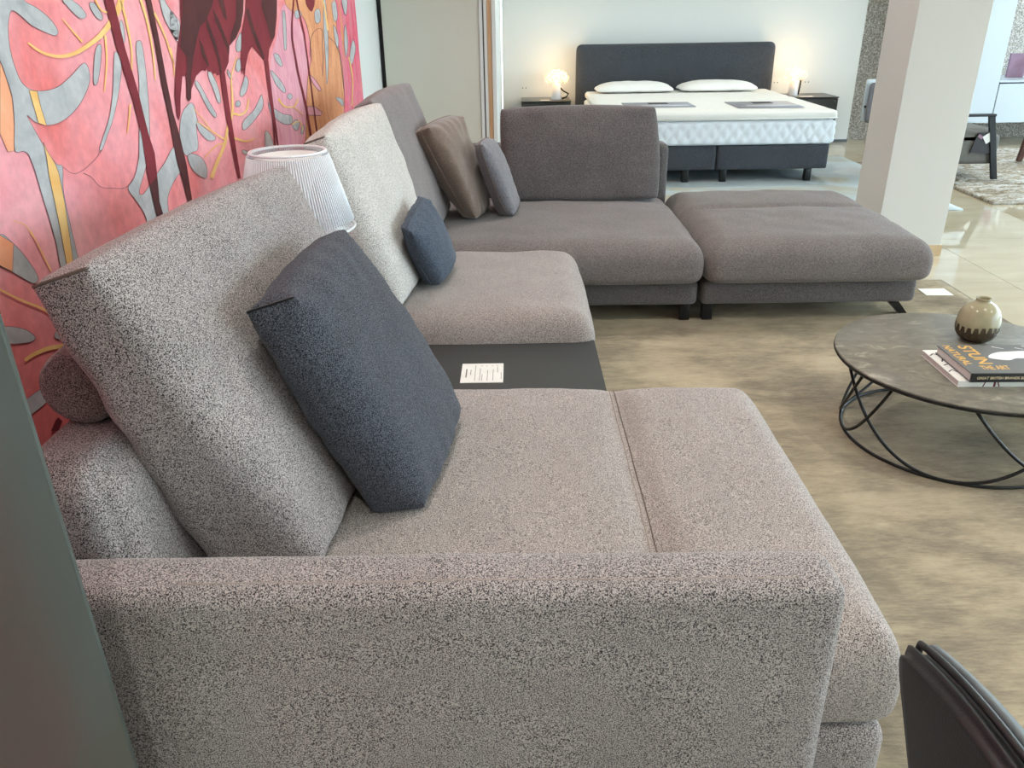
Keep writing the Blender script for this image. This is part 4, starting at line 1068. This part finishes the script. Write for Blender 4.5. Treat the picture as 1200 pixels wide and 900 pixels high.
def pillow(label, x0, x1, y0, y1, z0, h, seed):
    r_ = thing('pillow', label, 'pillow', ((x0+x1)/2, (y0+y1)/2, z0), 0)
    vs, fs = grid_cube((26, 16, 6)); bm = bmesh.new(); out = []
    hx, hy = (x1-x0)/2, (y1-y0)/2
    for p in vs:
        e = (abs(p.x)**5+abs(p.y)**5+abs(p.z)**5)**0.2; q = p/e
        th = max(0.12, (max(0, 1-abs(q.x)**3.2)*max(0, 1-abs(q.y)**2.6))**0.45)
        z = q.z*th*h/2
        z = z if z > 0 else z*0.35
        v = Vector((q.x*hx*(1+0.03*abs(q.y)), q.y*hy*(1+0.05*abs(q.x)**3), z+h*0.18))
        v.z += 0.004*noise.noise(Vector((v.x*9+seed, v.y*9, 0)))
        out.append(bm.verts.new(v))
    for f in fs: bm.faces.new([out[i] for i in f])
    link_mesh('pillow_case', bm, M['linen'], r_)
pillow('left white pillow against the dark headboard', 0.86, 1.66, 8.70, 9.08, 0.606, 0.16, 1)
pillow('right white pillow against the dark headboard', 1.73, 2.53, 8.70, 9.08, 0.606, 0.16, 7)
for lab, x0, x1, y0, y1, kx in (('grey info card with dark square on the left half of the bed', 0.99, 1.60, 7.35, 7.75, 1.31), ('grey info card with dark square on the right half of the bed', 1.93, 2.50, 7.20, 7.70, 2.24)):
    c_ = thing('info_card', lab, 'card', ((x0+x1)/2, (y0+y1)/2, 0.610))
    part_bm('sheet', box_bm(x0, x1, y0, y1, 0.610, 0.613), M['plaque'], c_)
    part_bm('dark_square', box_bm(kx-0.09, kx+0.09, y0+(y1-y0)*0.62, y0+(y1-y0)*0.92, 0.613, 0.6136), M['dark_print'], c_)
    part_bm('text_line', box_bm(kx-0.2, kx+0.25, y0+(y1-y0)*0.28, y0+(y1-y0)*0.34, 0.613, 0.6134), M['paper'], c_)

# nightstands, lamps and sockets
def nightstand(label, x0, x1):
    r_ = thing('nightstand', label, 'nightstand', ((x0+x1)/2, 9.07, 0.0))
    part_bm('body', box_bm(x0, x1, 8.86, 9.30, 0.10, 0.515, 0.002), M['night'], r_).data.polygons.foreach_set
    part_bm('top_plate', box_bm(x0-0.003, x1+0.003, 8.85, 9.305, 0.52, 0.532, 0.002), M['night'], r_)
    for k in range(2):
        z = 0.12+k*0.20
        d = part_bm('drawer', box_bm(x0+0.008, x1-0.008, 8.848, 8.86, z, z+0.19, 0.002), M['night'], r_)
        bmk = lathe_bm([(0, 0), (0.008, 0), (0.008, 0.012), (0, 0.012)], 10)
        bmesh.ops.rotate(bmk, verts=bmk.verts[:], cent=(0, 0, 0), matrix=Matrix.Rotation(PI/2, 3, 'X'))
        bmesh.ops.translate(bmk, verts=bmk.verts[:], vec=(x1-0.04-r_.location.x, 8.848-r_.location.y, z+0.165))
        link_mesh('knob', bmk, M['frame_grey'], d)
    for x in (x0+0.03, x1-0.03):
        for y in (8.9, 9.26): part_bm('foot', box_bm(x-0.015, x+0.015, y-0.015, y+0.015, 0, 0.10), M['black'], r_)
    for o in r_.children:
        for p in o.data.polygons: p.use_smooth = False
nightstand('dark nightstand on the left side of the bed', 0.08, 0.60)
nightstand('dark nightstand on the right side of the bed', 2.86, 3.42)
M['petal'] = glow('lit_petal', (255, 218, 150), 0.9)
M['petal2'] = plain('clear_petal', (240, 220, 190), 0.2)
def bedlamp(label, x, y, cordpts):
    r_ = thing('bedside_lamp', label, 'lamp', (x, y, 0.533))
    link_mesh('base', lathe_bm([(0, 0), (0.052, 0), (0.053, 0.006), (0.040, 0.155), (0.036, 0.160), (0, 0.160)], 28), M['lamp_white'], r_)
    bm = bmesh.new(); rnd = random.Random(int(x*10))
    N = 150
    for i in range(N):
        ph = math.acos(1-1.55*(i+0.5)/N); a = i*2.39996; rr_ = 0.095+rnd.uniform(-0.012, 0.02)
        d = Vector((math.sin(ph)*math.cos(a)*1.12, math.sin(ph)*math.sin(a)*1.12, math.cos(ph)*0.72)); c = d*rr_+Vector((0, 0, 0.215))
        n = d.normalized(); u = n.cross(Vector((rnd.uniform(-1, 1), rnd.uniform(-1, 1), rnd.uniform(-1, 1)))).normalized(); v = n.cross(u)
        s = rnd.uniform(0.013, 0.022); tilt = n*rnd.uniform(-0.01, 0.012)
        q = [bm.verts.new(c+u*s+tilt), bm.verts.new(c+v*s*0.7), bm.verts.new(c-u*s), bm.verts.new(c-v*s*0.7+tilt*0.5), bm.verts.new(c+n*0.006)]
        for k in range(4): bm.faces.new((q[k], q[(k+1) % 4], q[4]))
    sh = link_mesh('petal_shade', bm, M['petal'], r_, smooth=False)
    link_mesh('bulb', lathe_bm([(0, 0.16), (0.018, 0.165), (0.032, 0.20), (0.035, 0.22), (0.025, 0.245), (0, 0.252)], 20), glow('warm_bulb', (255, 226, 160), 3.5), r_)
    part_bm('cord', tube_bm(cordpts, 0.009, 6), M['black'], r_)
    ld = bpy.data.lights.new('bedside_bulb', 'POINT'); ld.energy = 2.4; ld.color = (1.0, 0.72, 0.42); ld.shadow_soft_size = 0.12
    lo = bpy.data.objects.new('bedside_bulb', ld); COL.objects.link(lo); lo.parent = r_; lo.location = (0, 0, 0.26)
bedlamp('glowing petal lamp on the nightstand left of the bed', 0.455, 9.02, [(0.50, 9.05, 0.645), (0.53, 9.05, 0.615), (0.585, 9.04, 0.585), (0.56, 9.02, 0.555), (0.515, 8.99, 0.543)])
bedlamp('glowing petal lamp on the nightstand right of the bed', 2.985, 9.02, [(3.035, 9.0, 0.545), (3.04, 9.0, 0.58), (3.045, 9.0, 0.64), (3.05, 9.01, 0.69)])
price_card('price_card', 'small white card lying on the nightstand left of the bed', 0.33, 8.95, 0.533, 0.10, 0.06, 0, None)
price_card('price_card', 'small white card lying on the nightstand right of the bed', 3.10, 8.92, 0.533, 0.14, 0.07, 0, None)
for lab, x, z in (('white wall socket left of the bed above the nightstand', 0.115, 0.628), ('white wall socket farthest right, above the right nightstand', 3.225, 0.645), ('white wall socket behind the right bedside lamp', 2.885, 0.645)):
    s_ = thing('wall_socket', lab, 'socket', (x, 9.33, z))
    link_mesh('plate', box_bm(-0.045, 0.045, -0.006, 0, -0.04, 0.04, 0.001), M['white_wall'], s_, smooth=False)
    for dx in (-0.018, 0.018):
        bm = bmesh.new(); bmesh.ops.create_circle(bm, cap_ends=True, segments=12, radius=0.006, matrix=Matrix.Translation((dx, -0.0065, 0)) @ Matrix.Rotation(PI/2, 4, 'X'))
        link_mesh('hole', bm, M['frame_grey'], s_, smooth=False)

# ------------------------------------------------------------------ far right: armchair, cabinets, half hidden chair
ac = thing('armchair', 'grey armchair with flat black metal arm frames on the shaggy rug', 'armchair', (3.8, 7.25, 0.022))
for y in (6.90, 7.62):
    bm = bmesh.new()
    q_ = [(3.928, 0.562), (3.978, 0.562), (4.118, 0.034), (4.068, 0.034)]
    a_ = [bm.verts.new((x, y-0.012, z)) for x, z in q_]; c_ = [bm.verts.new((x, y+0.012, z)) for x, z in q_]
    bm.faces.new(a_); bm.faces.new(c_[::-1])
    for i in range(4): bm.faces.new((a_[i], a_[(i+1) % 4], c_[(i+1) % 4], c_[i]))
    box_bm(3.36, 3.41, y-0.012, y+0.012, 0.034, 0.565, 0.002, 1, bm)
    box_bm(3.36, 3.980, y-0.03, y+0.03, 0.548, 0.567, 0.002, 1, bm)
    o = part_bm('arm_frame', bm, M['black'], ac)
    for p in o.data.polygons: p.use_smooth = False
softpart('seat_shell', (3.36, 4.09, 6.92, 7.60, 0.155, 0.39), M['chair_grey'], ac, 0.03)
softpart('seat_cushion', (3.50, 4.07, 6.97, 7.55, 0.385, 0.43), M['chair_grey'], ac, 0.035, 0.02, 0.01)
def lean(q, p): q = q.copy(); q.x -= 0.10*(p.z+1)/2; return q
softpart('backrest', (3.42, 3.60, 6.93, 7.59, 0.32, 0.86), M['chair_grey'], ac, 0.05, 0, 0.02, (8, 24, 20), 0, 0, lean)
softpart('arm_pad', (3.44, 3.95, 6.918, 6.965, 0.26, 0.50), M['chair_grey'], ac, 0.015, 0, 0, (24, 4, 10), 0, 0, lambda q, p: Vector((q.x, q.y, q.z-(0.085*(p.x+1)/2 if p.z > 0 else 0))))
tg = thing('hanging_tag', 'dark leaflet with a white label hanging on the armchair frame', 'tag', (4.0, 6.885, 0.18))
bm = bmesh.new(); v = [bm.verts.new((x-4.0, y-6.885, z-0.18)) for x, y, z in ((3.84, 6.905, 0.255), (4.03, 6.905, 0.245), (4.00, 6.905, 0.42), (3.88, 6.905, 0.42))]
bm.faces.new(v); ex = bmesh.ops.extrude_face_region(bm, geom=bm.faces[:]); bmesh.ops.translate(bm, verts=[e for e in ex['geom'] if isinstance(e, bmesh.types.BMVert)], vec=(0, -0.006, 0))
link_mesh('leaflet', bm, M['dark_print'], tg, smooth=False)
bm = box_bm(-0.035, 0.035, -0.0015, 0.0015, -0.035, 0.035); bmesh.ops.rotate(bm, verts=bm.verts[:], cent=(0, 0, 0), matrix=Matrix.Rotation(R(-35), 3, 'Y')); bmesh.ops.translate(bm, verts=bm.verts[:], vec=(-0.035, 0.008, 0.195))
link_mesh('label', bm, M['paper'], tg, smooth=False)
bm = box_bm(-0.022, 0.022, -0.001, 0.001, -0.012, 0.012); bmesh.ops.rotate(bm, verts=bm.verts[:], cent=(0, 0, 0), matrix=Matrix.Rotation(R(30), 3, 'Y')); bmesh.ops.translate(bm, verts=bm.verts[:], vec=(-0.10, 0.010, 0.205))
link_mesh('photo', bm, M['mauve'], tg, smooth=False)

tc_ = thing('tall_cabinet', 'tall white lacquered wall cabinet behind the column', 'cabinet', (4.7, 9.1, 0.25))
lbox('body', M['cabinet'], 4.35, 5.045, 8.82, 9.51, 0.25, 2.5, 0.003, tc_)
lbox('door', M['cabinet'], 4.352, 5.043, 8.80, 8.818, 0.252, 2.498, 0.002, tc_)
tv = thing('wall_cabinet', 'low white hanging cabinet under the pebble wall', 'cabinet', (6.0, 9.1, 0.25))
lbox('body', M['cabinet'], 5.052, 6.9, 8.82, 9.51, 0.25, 0.64, 0.002, tv)
for x0 in (5.054, 5.98):
    lbox('drawer_front', M['cabinet'], x0, x0+0.92, 8.80, 8.818, 0.252, 0.638, 0.002, tv)
lbox('top_board', M['cabinet'], 5.05, 6.9, 8.80, 9.51, 0.652, 0.672, 0.001, tv)
bk = thing('picture_book', 'mauve covered book standing on the white hanging cabinet', 'book', (5.41, 9.15, 0.673), R(-4))
link_mesh('cover', box_bm(-0.10, 0.10, 0.0, 0.035, 0, 0.24, 0.001), M['mauve'], bk, smooth=False)
link_mesh('pages', box_bm(-0.097, 0.104, 0.003, 0.032, 0.003, 0.237), M['pages'], bk, smooth=False)
bk2 = thing('white_book', 'thin white book leaning in front of the mauve one', 'book', (5.47, 9.05, 0.673))
bm = box_bm(-0.012, 0.012, -0.06, 0.06, 0, 0.23, 0.001); bmesh.ops.rotate(bm, verts=bm.verts[:], cent=(0, 0, 0), matrix=Matrix.Rotation(R(6), 3, 'Y'))
link_mesh('cover', bm, M['paper'], bk2, smooth=False)

sd = thing('dining_chair', 'white shell chair with grey padding half hidden behind the column', 'chair', (3.95, 8.3, 0))
softpart('back_shell', (3.475, 4.15, 8.33, 8.36, 0.345, 0.74), M['cabinet'], sd, 0.012, 0, 0.003, (16, 4, 16))
softpart('back_pad', (3.505, 4.12, 8.285, 8.33, 0.33, 0.71), M['bluegrey'], sd, 0.035, 0, 0.006, (20, 6, 20))
softpart('seat', (3.62, 4.10, 7.90, 8.29, 0.36, 0.42), M['bluegrey'], sd, 0.025)
part_bm('hand_grip', box_bm(3.482, 3.502, 8.318, 8.33, 0.475, 0.495, 0.002), M['black'], sd)
for x in (3.66, 4.06):
    for y in (7.95, 8.30): part_bm('leg', box_bm(x-0.012, x+0.012, y-0.012, y+0.012, 0, 0.365), M['black'], sd)
ws = thing('wooden_stool', 'dark brown wooden stool cut off at the right edge', 'stool', (4.98, 7.6, 0.032))
def tap(x, y):
    bm = bmesh.new(); a = [bm.verts.new((x+dx, y+dy, 0.0)) for dx, dy in ((-.02, -.02), (.02, -.02), (.02, .02), (-.02, .02))]
    cx_, cy_ = x*0.8, y*0.8
    b = [bm.verts.new((cx_+dx, cy_+dy, 0.40)) for dx, dy in ((-.025, -.025), (.025, -.025), (.025, .025), (-.025, .025))]
    bm.faces.new(a[::-1]); bm.faces.new(b)
    for i in range(4): bm.faces.new((a[i], a[(i+1) % 4], b[(i+1) % 4], b[i]))
    return bm
for x in (-.17, .17):
    for y in (-.17, .17): link_mesh('leg', tap(x, y), M['walnut'], ws, smooth=False)
link_mesh('seat', box_bm(-.19, .19, -.19, .19, 0.40, 0.44, 0.008), M['walnut'], ws, smooth=False)

# ------------------------------------------------------------------ near dark chair, bottom right
dc = thing('leather_chair', 'dark leather chair with a piped back at the bottom right corner', 'chair', (0.62, 0.42, 0.010))
def chair_back(du=0.0, thick=0.022):
    """slab in the y-z plane: far edge slopes down towards the viewer, slightly cupped"""
    ny, nz = 26, 26; out = []
    for j in range(nz+1):
        row = []
        for i in range(ny+1):
            s = i/ny; t = j/nz
            z = 0.42+(0.355+0.065*(1-(2*s-1)**2))*t
            yfar = 0.655-0.21*(1-t); ynear = 0.14+0.21*(1-t)
            c = 1-(max(0, t-0.86)/0.14)**3*0.07
            y = ynear+(yfar-ynear)*(0.5+(s-0.5)*c)
            x = 0.382+0.02*(1-t)+0.020*(2*s-1)**2+du
            row.append(Vector((x, y, z)))
        out.append(row)
    return out
def slab(du0, du1, mat, name):
    A_, B_ = chair_back(du0), chair_back(du1); bm = bmesh.new(); ny, nz = 26, 26
    def sh(v, k):
        return v
    va = [[bm.verts.new(v) for v in r] for r in A_]; vb = [[bm.verts.new(v) for v in r] for r in B_]
    for j in range(nz):
        for i in range(ny):
            bm.faces.new((va[j][i], va[j][i+1], va[j+1][i+1], va[j+1][i])); bm.faces.new((vb[j][i], vb[j+1][i], vb[j+1][i+1], vb[j][i+1]))
    def side(a, b): 
        for k in range(len(a)-1): bm.faces.new((a[k], a[k+1], b[k+1], b[k]))
    side(va[0], vb[0]); side(va[nz], vb[nz]); side([r[0] for r in va], [r[0] for r in vb]); side([r[ny] for r in va], [r[ny] for r in vb])
    bmesh.ops.recalc_face_normals(bm, faces=bm.faces[:])
    es = [e for e in bm.edges if e.calc_face_angle(0) > 0.9]
    bmesh.ops.bevel(bm, geom=es, offset=0.009, segments=3, affect='EDGES')
    return part_bm(name, bm, mat, dc)
slab(-0.006, 0.016, M['leather'], 'back_shell')
slab(0.017, 0.042, M['leather_in'], 'back_pad')
e0 = chair_back(0.0165)
path = [e0[j][26] for j in range(0, 27)]+[e0[26][i] for i in range(25, -1, -1)]+[e0[j][0] for j in range(25, -1, -1)]
part_bm('piping', tube_bm([Vector(p)+Vector((0, 0, 0.001)) for p in path], 0.004, 8), M['leather'], dc)
softpart('seat', (0.44, 0.90, 0.20, 0.62, 0.42, 0.49), M['leather_in'], dc, 0.03, 0.01)
for (x, y) in ((0.48, 0.24), (0.48, 0.58), (0.86, 0.24), (0.86, 0.58)):
    part_bm('leg', tube_bm([(x, y, 0.425), (x+(0.03 if x > .6 else -.0), y, 0.012)], 0.012, 12, radii=[0.014, 0.009]), M['black'], dc)
